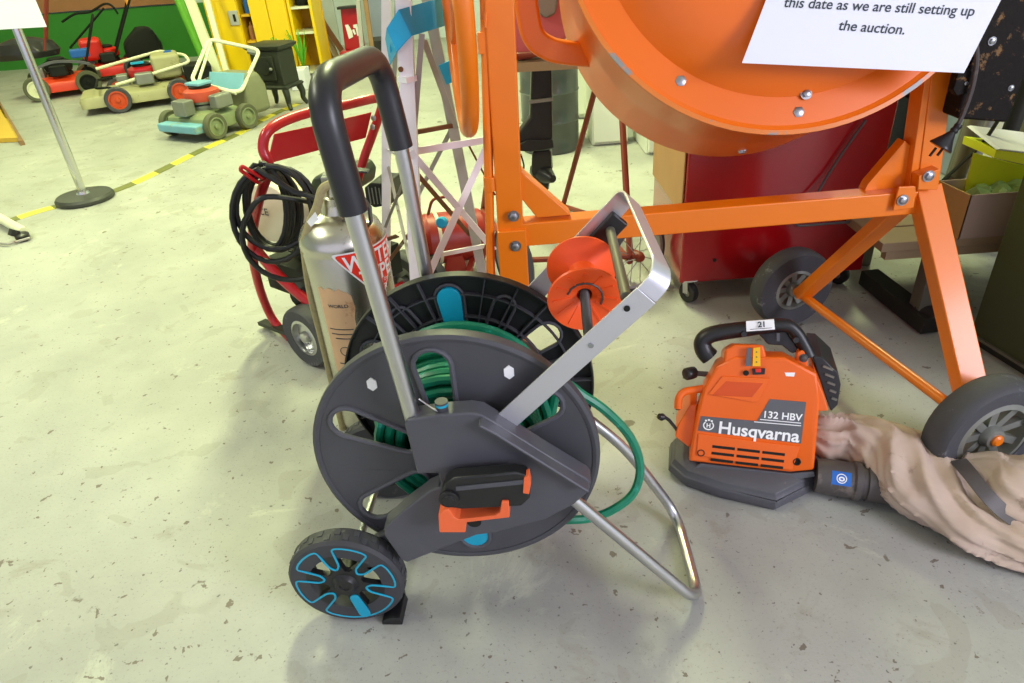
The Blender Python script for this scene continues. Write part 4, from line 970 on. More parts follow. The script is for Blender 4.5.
for cx, cy in ((x0+.035, yf-.01), (x1-.04, yf+.04), (x0+.035, yf+.38), (x1-.04, yf+.38)): castor(cab, V((cx, cy+.02, .034)), V((.85, .5, 0)))
# ================================================================== PLATFORM TROLLEY AND WHAT STANDS ON IT
ZD = .27
pd0 = fl(925, 252, ZD); Yd = 1.74
pt = thing('platform_trolley', 'low timber topped steel trolley beneath the cardboard box on the right', 'trolley', (1.5, 2.0, 0))
for k in range(4):
    xl_ = 1.06 if k < 2 else 1.22; MB().box(((xl_+2.18)/2, Yd + .055 + k*.115, ZD - .014), (2.18-xl_, .108, .028)).build('plank', 'wood', pt, bevel=.003)
MB().bar((1.08, Yd+.02, ZD-.042), (2.15, Yd+.02, ZD-.042), .025, .026, (0, 0, 1)).build('side_rail', 'wood', pt)
MB().bar((1.25, Yd+.42, ZD-.05), (2.15, Yd+.42, ZD-.05), .03, .045, (0, 0, 1)).build('side_rail', 'darksteel', pt)
MB().bar(aty(936, 250, Yd+.03), fl(917, 318, .02), .04, .05, (0, 1, 0)).build('leg', 'olivesteel', pt, bevel=.002)
MB().bar((2.1, Yd+.03, ZD-.03), (2.1, Yd+.03, 0), .04, .05).build('leg', 'olivesteel', pt); MB().bar((2.1, Yd+.42, ZD-.03), (2.1, Yd+.42, 0), .04, .05).build('leg', 'olivesteel', pt); MB().bar((1.25, Yd+.42, ZD-.03), (1.25, Yd+.42, 0), .04, .05).build('leg', 'olivesteel', pt)
MB().bar(fl(868, 276, .035), fl(932, 326, .03), .06, .05, (0, 0, 1)).build('fork_beam', 'darksteel', pt, bevel=.004)
MB().lathe([(.03, -.035), (.035, -.03), (.035, .03), (.03, .035)], fl(928, 316, .036), V((.4, -.9, 0)), 24).build('roller', 'outblack', pt)
bxp = [fl(957.7, 239.4, ZD), fl(945, 235, ZD)]
bx0 = bxp[0]; bxw = .34; bxh = aty(969, 196, bx0.y).z - ZD
cbx = thing('cardboard_box', 'open cardboard box holding green bags on the timber trolley at right', 'box', (bx0.x + bxw/2, bx0.y + .1, ZD))
bd = V((bxp[1].x - bx0.x, bxp[1].y - bx0.y, 0)); bd = V((-.012, .13, 0))
def wallp(a, b, h, th, nm, mat): return MB().prism([a, b, b + ez*h, a + ez*h], th).build(nm, mat, cbx, smooth=False)
P00 = V((bx0.x, bx0.y, ZD+.001)); P10 = P00 + V((bxw, 0, 0)); P01 = P00 + bd; P11 = P10 + bd
wallp(P00, P10, bxh, V((0, .004, 0)), 'front_wall', 'card'); wallp(P00, P01, bxh, V((.004, 0, 0)), 'side_wall', 'cardlit')  # left wall in a lit copy of the card, light put into its colour
wallp(P10, P11, bxh, V((-.004, 0, 0)), 'side_wall', 'card'); wallp(P01, P11, bxh, V((0, -.004, 0)), 'back_wall', 'card')
MB().box((P00 + P11)*.5 + V((0, 0, .003)), (bxw-.03, .11, .004)).build('bottom', 'card', cbx)
gb = MB()
for k in range(14):
    c = P00 + V((.03 + .28*random.random(), .03 + .07*random.random(), bxh*.72)); gb.lathe([(.0, -.03), (.03, -.02), (.035, .005), (.02, .03), (0, .034)], c, V((random.uniform(-.5, .5), random.uniform(-.5, .5), 1)), 9)
for p in gb.v: p += V((noise.noise(p*40), noise.noise(p*40 + V((9, 0, 0))), noise.noise(p*40 + V((0, 9, 0)))))*.008
tag(gb.build('bags', 'glove', ang=20), 'crumpled pale green bags filling the open cardboard box', 'bags', kind='stuff')
yc0 = P00 + V((.08, .10, .02))
yca = aty(985, 192, yc0.y); ycb = aty(974, 153, yc0.y); ycc = aty(1040, 150, yc0.y+.06)
tag(MB().prism([V((ycb.x+.01, yc0.y, ZD+.02)), V((ycb.x+.03, yc0.y, ZD+.02)), V((ycb.x+.25, yc0.y, ZD+.02)), aty(1035, 168, yc0.y), aty(1000, 160, yc0.y), ycb], (0, .004, 0)).build('card_folder', 'lime', smooth=False), 'lime yellow card folder standing upright in the cardboard box', 'folder')
lb = thing('flat_carton', 'pale grey carton with a lime yellow side resting behind the yellow folder', 'carton', aty(1030, 172, Yd+.36))
lbz = aty(998, 172, Yd+.26)
MB().prism([aty(*p, Yd+.26) for p in ((994, 158), (996, 150), (1060, 158), (1060, 172))] , (0, .16, 0)).build('side_panel', 'lime', lb, smooth=False)
MB().prism([aty(*p, Yd+.26) + V((0, .0, .001)) for p in ((996, 150), (1000, 149), (1060, 156.5), (1060, 158))], (0, .16, .03)).build('lid', 'lightgrey', lb, smooth=False)
MB().prism([V((lbz.x+.02, Yd+.27, ZD)), V((lbz.x+.3, Yd+.27, ZD)), V((lbz.x+.3, Yd+.27, lbz.z-.01)), V((lbz.x+.02, Yd+.27, lbz.z-.01))], (0, .14, 0)).build('lower_body', 'card', lb, smooth=False)
def vpost(px, py, y, r, lab, mat, h=1.6, lean=0.0, z0=0):
    b = aty(px, py, y); b.z = z0; m_ = MB().tube([b, b + V((lean*h, 0, h))], r, 14)
    m_.rod(b, b + V((0, 0, .012)), r*1.5); return tag(m_.build('steel_post', mat), lab, 'post', 'steel posts behind the mixer motor')
vpost(944, 205, 2.26, .028, 'grey olive steel post just behind the black plug', 'olivesteel', lean=.06)
vpost(976, 140, 2.5, .022, 'dull grey steel post third from the black plug, behind the yellow folder', 'latticegrey', lean=.06)
vpost(1003, 140, 2.5, .03, 'thick dark steel post behind the yellow folder and pale carton', 'darksteel', lean=.06)
tag(MB().tube(spline([aty(1010, 100, 2.1), aty(985, 140, 2.1), aty(960, 165, 2.2), aty(938, 186, 2.3), aty(930, 206, 2.32)], 6), .006, 8).build('loose_cable', 'cable'), 'loose black cable sagging past the steel posts behind the mixer leg', 'cable')
lk = wbox((2.02, 2.75, 0), (2.6, 3.1, 1.5), 'metal_locker', 'blue grey metal locker behind the black mixer motor at far right', 'locker', 'bluegrey')
vpost(958, 140, 2.42, .02, 'olive steel post second from the black plug, next to the first post', 'olivesteel', lean=.06)
vpost(990, 140, 2.62, .026, 'pale worn steel post between the dull post and the dark post', 'palepost', lean=.06)
vpost(1018, 140, 2.32, .022, 'olive steel post at the picture edge right of the dark post', 'olivesteel', lean=.06)
tag(MB().box((1.85, 3.25, .6), (.9, .02, 1.2)).build('dark_backdrop', 'darksteel'), 'added dark backdrop sheet standing upright behind the row of steel posts', 'sheet')  # added dark sheet, keeps the bright wall from showing behind the posts
sb = thing('storage_bin', 'pale teal plastic bin partly hidden by the red cabinet edge', 'bin', (1.38, 2.85, 0))
MB().loft([[V((1.38 + sx_*w_, 2.85 + sy_*w_*.8, z_)) for sx_, sy_ in ((-1,-1),(1,-1),(1,1),(-1,1))] for w_, z_ in ((.13, 0), (.16, .40), (.175, .41), (.175, .44))]).build('tub', 'teal', sb, bevel=.006)
MB().loft([[V((1.38 + math.cos(a)*r_, 2.85 + math.sin(a)*r_, z_)) for a in [2*PI*i/24 for i in range(24)]] for r_, z_ in ((.07, .44), (.13, .50), (.15, .56), (.155, .565))]).build('bowl', 'mowgreen', sb)
# ================================================================== OLIVE CABINET ON THE RIGHT
g0 = fl(967, 343); g1 = fl(1024, 379); gdir = (g1 - g0).normalized(); gper = V((-gdir.y, gdir.x, 0)); gper = gper if gper.x > 0 else -gper
gc = thing('olive_cabinet', 'plain olive green metal cabinet at the right edge beside the mixer wheel', 'cabinet', g0 + gdir*.3 + gper*.25)
q = [g0, g0 + gdir*.62, g0 + gdir*.62 + gper*.5, g0 + gper*.5]
MB().hexa([p + ez*.035 for p in q] + [p + ez*.86 for p in q]).build('body', 'darkgreen', gc, bevel=.004)
qq = [g0 + gdir*.015 + gper*.015, g0 + gdir*.6 + gper*.015, g0 + gdir*.6 + gper*.48, g0 + gdir*.015 + gper*.48]
MB().hexa([p for p in qq] + [p + ez*.035 for p in qq]).build('plinth', 'darksteel', gc)
MB().bar(g0 + gdir*.02 + ez*.034 - gper*.004, g0 + gdir*.6 + ez*.034 - gper*.004, .008, .006, ez).build('lip', 'olivesteel', gc)
# ================================================================== SIGN STAND
sbp = fl(86, 200)
sg = thing('sign_stand', 'chrome sign stand with black round base and a tilted white notice', 'sign stand', sbp)
MB().lathe([(.135, 0), (.142, .006), (.142, .02), (.132, .032), (.06, .038), (0, .038)], sbp, ez, 48).build('base', M('black stand base', '#3a3c38', .5), sg)
MB().lathe([(.035, .036), (.03, .05), (.021, .055), (.021, .84)], sbp, ez, 24).build('pole', 'chrome', sg)
sy = sbp.y - .03
cA, cB = aty(-58, 33, sy), aty(47, 27, sy); cC, cD = aty(28, -18, sy+.06), aty(-80, -12, sy+.06)
shn = (cB - cA).cross(cD - cA).normalized()
MB().prism([cA, cB, cC, cD], shn*.004).build('notice_board', 'paper', sg, smooth=False)
tt = MB()
for k in range(5):
    for seg_ in range(5):
        u0_ = .1 + seg_*.16 + .02*((k*seg_) % 3); a_ = cA + (cD-cA)*(.25 + k*.16); b_ = cB + (cC-cB)*(.25 + k*.16)
        nn_ = -shn if shn.y > 0 else shn
        p_ = a_ + (b_-a_)*u0_ + nn_*.002; q_ = a_ + (b_-a_)*(u0_+.12) + nn_*.002; tt.add([p_, q_, q_ + (cD-cA)*.03, p_ + (cD-cA)*.03], [(0, 1, 2, 3)])
if False: tt.build('faint_lines', 'lightgrey', sg, smooth=False)
# ================================================================== LAWN MOWERS
def mower(lab, pa, fd, wb, width, deck, hub, engine, shroud, wr, tyre='tyregreen', zk=1.0, over=1.2, rear=None):
    A = fl(*pa); f = V((fd[0], fd[1], 0)).normalized(); s = V((-f.y, f.x, 0)); s = s if s.y > 0 else -s
    B = A - f*wb; t = thing('lawn_mower', lab, 'lawn mower', (A+B)/2 + s*width/2, 'lawn mowers along the green wall')
    P = lambda a, b, z: B + f*a*wb + s*b*width + ez*z*zk
    def rr_(k0, k1, b0, b1, z, r=.12, n=5):
        out = []
        for (ca, cb, st) in ((k1, b1, 0), (k0, b1, 90), (k0, b0, 180), (k1, b0, 270)):
            for i in range(n+1):
                a = math.radians(st + 90*i/n); x = (ca - math.copysign(r, ca-.5)) ; y = (cb - math.copysign(r, cb-.5)); out.append(P(x + r*math.cos(a), y + r*math.sin(a), z))
        return out
    MB().loft([rr_(-.12, over, -.02, 1.02, .055), rr_(-.12, over, -.02, 1.02, .11), rr_(-.10, over-.03, .0, 1.0, .135), rr_(-.02, 1.05, .12, .88, .155), rr_(.05, .95, .2, .8, .165)]).build('deck', deck, t, bevel=.004)
    for k in (0, 1):
        for b, sd_ in ((-.07, -1), (1.07, 1)): wheel(t, P(k, b, wr/zk), s*sd_, wr, .05, tyre, (rear or hub) if k == 0 else hub, .7, seg=28)
    ec = P(.5, .5, .14)
    MB().lathe([(.095, 0), (.105, .02), (.105, .05), (.09, .06), (.11, .065), (.115, .085), (.10, .10)], ec, ez, 24).build('engine', engine, t)
    MB().lathe([(.115, .08), (.12, .10), (.115, .14), (.085, .155), (0, .16)], ec, ez, 24).build('shroud', shroud, t)
    MB().lathe([(.07, .155), (.075, .17), (.05, .182), (0, .183)], ec, ez, 24).build('starter_cap', 'engine', t)
    MB().box(ec + f*.17 + ez*.06, (.09, .12, .10), Matrix((f, s, ez)).transposed()).build('muffler', 'greymetal', t, bevel=.01)
    MB().box(ec - s*.17 + ez*.08, (.14, .08, .09), Matrix((f, s, ez)).transposed()).build('air_filter', engine, t, bevel=.015)
    return t, P, f, s
# cream mower, handle folded over the engine
t, P, f, s = mower('cream lawn mower with orange wheel hubs, red engine and folded white handle', (122.7, 112), (-.92, -.39), .47, .48, 'mowcream', 'orangehub', 'greymetal', 'redpaint', .10, 'rubber', over=1.6)
yc1, yc2 = P(.9, 0, 0).y + .05, P(.9, 1, 0).y
MB().tube(fillet([aty(116, 85, yc1), aty(190, 62, yc1+.25), aty(185, 55, yc1+.35), aty(160, 51, yc2+.25), aty(152, 53, yc2+.2), aty(96, 69, yc2-.1)], .05), .012, 10).build('handle', 'palepost', t)
MB().tube([aty(148, 66, yc2), aty(158, 52, yc2+.2)], .012, 10).build('handle_stay', 'palepost', t)
MB().tube(fillet([P(1.02, -.05, .06), P(1.0, -.05, .2), P(1.28, -.02, .2), P(1.3, 1.0, .2), P(1.05, 1.03, .2)], .05), .009, 10).build('front_guard', 'mesh', t)
MB().box(P(.1, .55, .28), (.22, .30, .18), Matrix((f, s, ez)).transposed()).build('rear_chute', 'mowcream', t, bevel=.03)
MB().box(P(.55, .4, .327), (.10, .06, .012), Matrix((f, s, ez)).transposed()).build('blue_tag', 'tapeblue', t)
MB().box(P(.02, .6, .375), (.06, .05, .01), Matrix((f, s, ez)).transposed()).build('blue_tag', 'blue', t)
MB().prism([P(-.15, .0, .12), P(-.60, .1, .18), P(-.62, .1, .26), P(-.15, .0, .28)], s*.3).build('discharge_flap', 'mesh', t, bevel=.01)
# blue mower with grey catcher and tall cream handle
t, P, f, s = mower('pale blue and grey green lawn mower with cream handle and grey catcher', (216, 139), (-.5, -.87), .28, .38, 'mowgreen', 'mowgreen', 'greymetal', M('faded red cover', '#c24a34', .5, var=.15), .085)
MB().bar(P(1.32, -.0, .085), P(1.32, 1.0, .085), .09, .055, (0, 0, 1)).build('front_roller_cover', 'mowblue', t, bevel=.012)
MB().box(P(.5, .5, .325), (.13, .13, .02), Matrix((f, s, ez)).transposed()).build('tank_cap', 'mowblue', t, bevel=.006)
yb0 = P(0, 0, 0).y
MB().tube(fillet([aty(236, 93, yb0), aty(191, 81, yb0+.12), aty(209, 39, yb0+.55), aty(260, 50, yb0+.45), aty(241, 92, yb0+.02), aty(225, 91, yb0)], .06), .013, 10).build('handle', 'palepost', t)
MB().tube([aty(199, 80, yb0+.12), aty(211, 43, yb0+.52)], .010, 10).build('handle', 'palepost', t)
MB().tube([aty(248, 51, yb0+.46), aty(258, 53, yb0+.45)], .02, 10).build('grip', 'greymetal', t)
MB().loft([[P(a, b, z) for a, b in ((-.3, .05), (-.3, 1.0), (-1.05, 1.0), (-1.05, .05))] for z in (.06, .24)] + [[P(a, b, .34) for a, b in ((-.4, .12), (-.4, .92), (-.95, .92), (-.95, .12))]]).build('grass_catcher', 'catchgrey', t, bevel=.04)
MB().prism([P(-.22, .05, .24), P(-.22, .95, .24), P(-.42, .95, .345), P(-.42, .05, .345)], f*.01).build('catcher_flap', 'mowblue', t, bevel=.003)
# red mower beside the sign pole
t, P, f, s = mower('red lawn mower with black engine cover behind the sign stand pole', (42, 101), (-.9, -.44), .42, .50, 'mowred', 'palepost', 'engine', 'mesh', .105, rear='mesh')
MB().loft([[P(1.0 + ca_*math.cos(a), .75 + .42*k_*math.sin(a), z) for a in [2*PI*i/24 for i in range(24)]] for ca_, k_, z in ((.60, .75, .33), (.66, .8, .38), (.55, .65, .46), (.2, .3, .50))]).build('engine_cover', 'outblack', t)
MB().ribbon(spline([P(.95, -.06, .16), P(.85, -.06, .27), P(.5, -.06, .31), P(.1, -.06, .29), P(-.15, -.06, .26)], 5), .05, .02, s).build('side_grip', 'decal', t)
MB().box(P(.0, .5, .33), (.16, .12, .07), Matrix((f, s, ez)).transposed()).build('blue_cap', 'blue', t, bevel=.01)
MB().tube(fillet([P(.0, .0, .2), P(-.5, .0, .62), P(-.5, 1.0, .62), P(.0, 1.0, .2)], .05), .011, 10).build('handle', 'mesh', t)
MB().tube(fillet([P(.6, .1, .4), P(.2, .1, .85), P(.2, .9, .85), P(.6, .9, .4)], .05), .010, 10).build('folded_handle', 'rustred', t)
# black and red mower with a fabric catcher at the wall
t, P, f, s = mower('red and black lawn mower with black fabric catcher against the green wall', (93, 84), (-.9, -.44), .42, .44, 'red', 'mesh', 'engine', 'red', .10, 'rubber')
MB().loft([[P(a, b, z) for a, b in ((.1, .0), (.1, 1.0), (-.75, 1.0), (-.75, .0))] for z in (.16, .30)] + [[P(a, b, .44) for a, b in ((-.3, .15), (-.3, .9), (-.62, .9), (-.62, .15))]]).build('grass_catcher', 'mesh', t, bevel=.05)
yq4 = P(0, .5, 0).y + .15
for b in (.05, .95): 
    h = MB().tube([P(.35, b, .22), P(-.85, b, 1.05)], .011, 10).build('handle', 'mesh', t)
    MB().prism([P(-.25, b, .64), P(-.38, b, .72), P(-.30, b, .78)], s*.05).build('orange_tag', 'tag', h)
MB().tube(fillet([P(-.85, .05, 1.05), P(-1.0, .05, 1.12), P(-1.0, .95, 1.12), P(-.85, .95, 1.05)], .06), .011, 10).build('handle_bar', 'mesh', t)
MB().tube(spline([aty(62, 22, yq4), aty(75, 14, yq4), aty(90, 12, yq4), aty(104, 4, yq4), aty(112, 6, yq4), aty(118, 14, yq4)], 5), .011, 8).build('control_bar', 'mesh', t)
MB().tube([aty(70, 48, yq4-.2), aty(104, 8, yq4)], .010, 8).build('control_bar', 'mesh', t)
MB().box(P(.78, .4, .30), (.2, .26, .2), Matrix((f, s, ez)).transposed()).build('motor_hood', 'red', t, bevel=.04)
# yellow board and white display leg at the left edge
yb = [fl(-40, 145), fl(20, 142), fl(-4, 98), fl(-40, 98)]
yt = thing('yellow_board', 'yellow board edged with dark timber lying at the left edge', 'board', fl(-20, 125))
MB().prism([p + ez*.002 for p in yb], ez*.03).build('panel', M('dull yellow board', '#cfa73a', .6), yt, smooth=False)
MB().bar(fl(22, 143, .016), fl(-5, 97, .016), .03, .032, ez).build('edge_strip', 'plank', yt)
dt = thing('display_stand', 'white tubular stand leg with black foot at the left edge', 'stand', fl(20, 240))
MB().tube([fl(24, 232, .03), aty(-4, 216, 3.3), aty(-40, 190, 3.6)], .022, 12).build('leg', 'palepost', dt)
MB().lathe([(.024, 0), (.03, .012), (.03, .03), (.02, .035)], fl(24, 240), V((.1, -.1, 1)), 16).build('foot', 'outblack', dt)
MB().bar(fl(10, 232, .05), fl(18, 234, .03), .03, .03).build('sleeve', 'outblack', dt)
MB().tube([fl(30, 238, .012), fl(8, 244, .012), fl(-30, 240, .012)], .006, 8).build('wire', 'latticegrey', dt)
# ================================================================== STOVE
so_ = fl(284, 107); st = thing('wood_stove', 'black cast iron stove on four curved legs before the yellow cabinets', 'stove', so_)
q_ = Matrix.Rotation(math.radians(-20), 3, 'Z'); S_ = lambda x, y, z: so_ + q_ @ V((x, y, z))
SW, SD_ = .125, .10
MB().loft([[S_(x*SW, y*SD_, z) for x, y in ((-1,-1),(1,-1),(1,1),(-1,1))] for z in (.17, .42)]).build('firebox', 'stove', st, bevel=.01)
MB().loft([[S_(x*SW*k, y*SD_*k, z) for x, y in ((-1,-1),(1,-1),(1,1),(-1,1))] for k, z in ((1.0, .42), (1.2, .44), (1.25, .455), (.9, .47))]).build('top_plate', 'stove', st, bevel=.004)
MB().loft([[S_(x*SW*k, y*SD_*k, z) for x, y in ((-1,-1),(1,-1),(1,1),(-1,1))] for k, z in ((1.1, .15), (1.2, .165), (1.1, .18))]).build('ash_ledge', 'stove', st, bevel=.004)
dd = MB().box(S_(0, -SD_-.008, .30), (SW*1.2, .016, .17), q_).build('door', 'stove', st, bevel=.006)
MB().sphere(S_(SW*.45, -SD_-.03, .30), .013).build('door_knob', 'greymetal', dd)
MB().lathe([(.05, 0), (.05, .008), (.02, .012)], S_(0, -SD_-.016, .31), q_ @ V((0, -1, 0)), 20).build('door_boss', 'stove', dd)
for x, y in ((-1,-1),(1,-1),(1,1),(-1,1)):
    MB().tube(spline([S_(x*SW*.9, y*SD_*.9, .16), S_(x*SW*1.02, y*SD_*1.02, .10), S_(x*SW*1.0, y*SD_*1.0, .05), S_(x*SW*1.15, y*SD_*1.15, .008)], 5), .02, 10, rr=[.028 - .014*i/15 for i in range(16)]).build('leg', 'stove', st)
# ================================================================== YELLOW CABINETS
YC = 6.9
def flz(px, y): p = aty(px, 70, y); return p.x
ya = thing('yellow_locker', 'tall yellow metal locker with grey lock plate, left of the yellow cupboards', 'locker', (-2.33, YC+.2, 0))
xa0, xa1 = aty(210, 30, YC).x, aty(243, 30, YC).x
MB().box(((xa0+xa1)/2, YC+.22, .75), (xa1-xa0, .44, 1.5)).build('body', 'yellow', ya, bevel=.008)
dl = MB().box(((xa0+xa1)/2 + .05, YC-.008, .75), ((xa1-xa0)*.62, .02, 1.45)).build('door', 'yellow', ya, bevel=.004)
lp = MB().box(aty(234, 18, YC-.03), (.085, .012, .12)).build('lock_plate', 'lockgrey', dl, bevel=.003)
MB().box(aty(234.5, 18, YC-.038), (.022, .006, .06)).build('lock_slot', 'dark', lp)
yg = thing('yellow_shelf_rack', 'narrow yellow rack with dark shelves between locker and cupboard', 'rack', ((xa1+.08), YC+.2, 0))
xb0, xb1 = aty(256, 30, YC).x - .02, aty(291, 30, YC).x
MB().box(((xa1+xb0)/2, YC+.36, .75), (xb0-xa1-.02, .06, 1.5)).build('back', 'dark', yg)
for z in (.12, .33, .55, .8, 1.1): MB().box(((xa1+xb0)/2, YC+.18, z), (xb0-xa1-.02, .34, .02)).build('shelf', 'yellowin', yg)
for k, (z, m_) in enumerate(((.34, 'brownboard'), (.56, 'blue'), (.81, 'teal'))):
    bt = MB().lathe([(.03, 0), (.032, .06), (.028, .11), (.012, .125), (.012, .15), (0, .15)], ((xa1+xb0)/2 + .01*k, YC+.10, z), ez, 16)
    tag(bt.build('bottle', m_), ('brown bottle on the lowest rack shelf beside the yellow cupboard', 'blue bottle on the middle rack shelf beside the yellow cupboard', 'teal bottle on the upper rack shelf beside the yellow cupboard')[k], 'bottle', 'bottles on the yellow rack')
yb_ = thing('yellow_cupboard', 'tall plain yellow double door cupboard behind the black stove', 'cupboard', ((xb0+xb1)/2, YC+.2, 0))
MB().box(((xb0+xb1)/2, YC+.22, .8), (xb1-xb0, .44, 1.6)).build('body', 'yellow', yb_, bevel=.008)
for s_ in (-1, 1): MB().box(((xb0+xb1)/2 + s_*(xb1-xb0)*.245, YC-.008, .8), ((xb1-xb0)*.47, .02, 1.56)).build('door', 'yellow', yb_, bevel=.004)
xc0, xc1 = xb1+.01, aty(319, 40, YC).x
yc_ = thing('yellow_bookcase', 'open yellow shelf unit at the right end of the yellow cupboards', 'shelf unit', ((xc0+xc1)/2, YC+.2, 0))
for x in (xc0+.012, xc1-.02): MB().box((x, YC+.2, .75), (.025, .4, 1.5)).build('side_panel', 'yellow', yc_)
MB().box(((xc0+xc1)/2, YC+.39, .75), (xc1-xc0, .02, 1.5)).build('back', 'yellowin', yc_)
for z in (.03, .37, .58, .8, 1.05): MB().box(((xc0+xc1)/2, YC+.2, z), (xc1-xc0-.05, .38, .02)).build('shelf', 'palepost', yc_)
tag(MB().loft([[V(((xc0+xc1)/2 + math.cos(a)*.07*k, YC+.14 + math.sin(a)*.08*k, .592 + z)) for a in [2*PI*i/16 for i in range(16)]] for k, z in ((.8, 0), (1, .03), (.9, .07), (.4, .1))]).build('dark_bag', 'mesh'), 'dark rounded bundle on the middle shelf of the yellow shelf unit', 'bundle')
wb_ = thing('white_carton', 'small white carton on the floor in front of the yellow shelf unit', 'carton', fl(306, 88))
cfl = fl(300, 90)
MB().box(cfl + V((0, .1, .08)), (.13, .2, .16)).build('box', 'paper', wb_, bevel=.003); MB().box(cfl + V((0, .1, .1615)), (.132, .08, .003)).build('tape', 'lightgrey', wb_)
def tuft(px, py, y, lab):  # grassy pot shapes stand in for a yellow-green reflection on the cupboards
    c = aty(px, py, y); c.z = 0; t = thing('reflection_tuft', lab, 'tuft', c)
    MB().lathe([(.04, 0), (.055, .1), (.06, .11), (.05, .11), (.045, .09), (0, .09)], c, ez, 16).build('pot', 'stove', t)
    lf = MB()
    for k in range(26):
        a = random.uniform(0, 2*PI); d = V((math.cos(a), math.sin(a), 0)); r_ = random.uniform(.03, .10); h_ = random.uniform(.25, .42)
        lf.ribbon(spline([c + V((0, 0, .1)), c + d*r_*.4 + ez*h_*.6, c + d*r_ + ez*h_], 4), .014, .001, d.cross(ez))
    lf.build('leaves', 'greenpipe', t)
tuft(284, 66, 6.4, 'reflection shown as a green grassy plant between the stove and yellow cupboard')
tuft(302, 60, 6.75, 'reflection shown as a green grassy plant before the open yellow shelf unit')
# ================================================================== LEANING THINGS AT THE BACK WALL
def lean(nm, lab, cat, p, yp, q, yq, w, th, mat, grp=None, ext_=.4):
    a, b = aty(*p, yp), aty(*q, yq); d = (b - a).normalized(); a = a - d*((a.z-.0)/d.z); b = b + d*ext_
    return tag(MB().bar(a, b, w, th, (0, 1, 0)).build(nm, mat, bevel=.003), lab, cat, grp)
lean('painted_board', 'broad pale painted board leaning left of the yellow locker', 'board', (215, 66), 6.5, (190, 0), 6.74, .085, .03, 'palepost', 'pale boards by the locker')
lean('painted_board', 'narrow pale painted board leaning against the yellow locker side', 'board', (225, 66), 6.42, (207, 0), 6.62, .045, .03, 'palepost', 'pale boards by the locker')
a_, b_ = aty(209, 68, 7.2), aty(184, 10, 7.5); d_ = (b_-a_).normalized()
tag(MB().tube([a_ - d_*((a_.z-.03)/d_.z), b_ + d_*.4], .05, 16).build('green_pipe', 'greenpipe'), 'bright green pipe leaning beside the pale boards at the green wall', 'pipe')
for i, (p, q, m_, l_) in enumerate((((335, 68), (316, 22), 'plank', 'brown plank leaning furthest left by the grey panels'), ((340, 66), (324, 24), 'wood', 'sawn timber plank leaning second beside the brown plank'), ((331, 72), (318, 44), 'tan', 'short tan plank leaning in front of the brown plank'), ((348, 60), (327, 28), 'rust', 'dark rusty bar leaning next to the red box'), ((321, 72), (310, 40), 'palepost', 'pale batten leaning beside the yellow shelf unit'))):
    lean('timber_plank', l_, 'plank', p, 7.62 - .05*i, q, 7.78 - .05*i, .05, .03, m_, 'planks leaning at the back wall', .2)
rbx = thing('red_box', 'upright red box with white angular marks against the grey back wall', 'box', aty(353, 58, 7.3))
def ry(px, py, y=7.3): return aty(px, py, y)
MB().prism([ry(*p) for p in ((345, 50), (340, 8), (358, 7), (364, 50))], (0, .12, 0)).build('case', 'redpaint', rbx, bevel=.012)
MB().prism([ry(*p, 7.2) for p in ((340, 62), (339, 52), (365, 49), (367, 64), (352, 80), (345, 80))], (0, .22, 0)).build('base', 'redpaint', rbx, bevel=.02)
MB().bar(ry(338, 8, 7.28), ry(360, 6, 7.28), .12, .02, ez).build('lid', 'darksteel', rbx)
mk = MB()
for pp in (((345, 25), (348, 24.5), (352, 31), (353, 37), (349, 39), (347, 32)), ((352, 30), (354, 29), (356, 34), (354.5, 35)), ((353, 25), (357, 24), (359.5, 35.5), (357.3, 36), (355.5, 28), (353.5, 28))):
    mk.prism([ry(*p, 7.292) for p in pp], (0, .006, 0))
mk.build('white_mark', 'white', rbx, smooth=False)
def gpan(nm, lab, pp, y, th, mat, cat='panel'): return tag(MB().prism([aty(*p, y) for p in pp], (0, th, 0)).build(nm, mat, bevel=.004), lab, cat)
def floorpan(nm, lab, xl, xr, y, h, th, mat, cat='panel'):
    return tag(MB().box(((xl+xr)/2, y + th/2, h/2), (xr-xl, th, h)).build(nm, mat, bevel=.006), lab, cat)
floorpan('grey_panel', 'pale grey door panel standing behind the leaning planks', aty(311, 30, 8.0).x, aty(338, 30, 8.0).x, 8.0, 1.5, .04, 'greydoor')
floorpan('metal_cabinet', 'pale blue grey metal cabinet right of the red box', aty(367, 20, 7.8).x, aty(387, 20, 7.8).x, 7.8, 1.5, .4, 'bluegrey', 'cabinet')
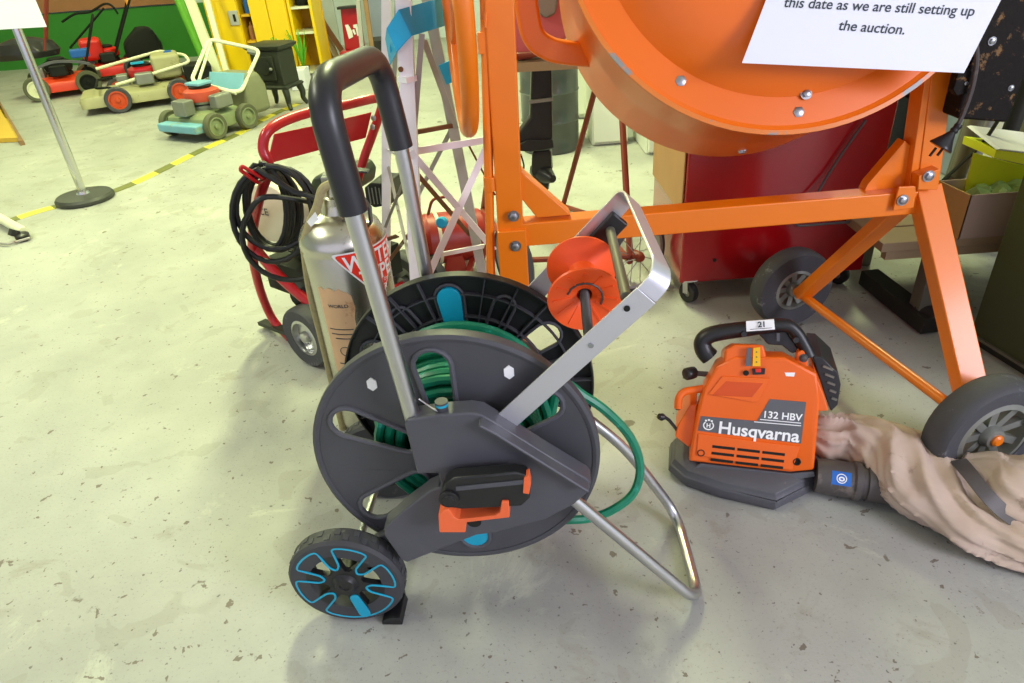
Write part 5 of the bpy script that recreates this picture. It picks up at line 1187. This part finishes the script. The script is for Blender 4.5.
floorpan('brown_carton', 'brown carton by the back wall just right of the yellow shelf unit', aty(303, 10, 8.2).x, aty(314, 10, 8.2).x, 8.2, .9, .3, 'brownboard', 'carton')
floorpan('dark_crate', 'dark crate on the floor under the blue grey cabinet', aty(369, 45, 7.0).x, aty(384, 45, 7.0).x, 7.0, .25, .3, 'darksteel', 'crate')
for p in ((363, 60, 6.95, 358, 0, 'latticegrey', 'grey steel bar leaning just right of the red box'), (374, 62, 6.75, 366, 5, 'plank', 'brown wooden bar leaning second right of the red box')):
    lean('leaning_bar', p[6], 'bar', (p[0], p[1]), p[2], (p[3], p[4]), p[2]+.12, .04, .03, p[5], 'bars by the red box', .2)
# ================================================================== LIGHT
def area(nm, loc, size, energy, col, tgt=None, sy=None):
    l = bpy.data.lights.new(nm, 'AREA'); l.energy = energy; l.color = col; l.size = size
    if sy: l.shape = 'RECTANGLE'; l.size_y = sy
    o = bpy.data.objects.new(nm, l); COL.objects.link(o); o.location = loc
    d = V(tgt) - V(loc) if tgt else V((0, 0, -1)); o.rotation_euler = d.to_track_quat('-Z', 'Y').to_euler()
    return o
LY = (.90, 1.0, .50)
area('ceiling_lamp', (-.2, 3.4, 3.1), .25, 96, LY, sy=1.2)
area('ceiling_lamp', (-3.0, 4.2, 3.1), .25, 54, LY, sy=1.2)
area('ceiling_lamp', (-4.6, 6.8, 3.1), .25, 36, LY, sy=1.2)
area('ceiling_lamp', (-1.2, 7.0, 3.1), .25, 34, LY, sy=1.2)
area('ceiling_lamp', (2.6, 4.6, 3.1), .25, 80, LY, sy=1.2)
area('ceiling_lamp', (-2.6, 1.2, 3.1), .3, 52, (.97, 1, .74), sy=1.2)
area('window_light', (2.9, -1.5, 1.9), 1.2, 80, (.86, .85, 1), (.5, 1.2, .3), sy=1.2)
w = bpy.data.worlds.new('world'); S.world = w; w.use_nodes = True
w.node_tree.nodes['Background'].inputs[0].default_value = (.82, .82, 1, 1)
w.node_tree.nodes['Background'].inputs[1].default_value = .75
S.view_settings.exposure = .55
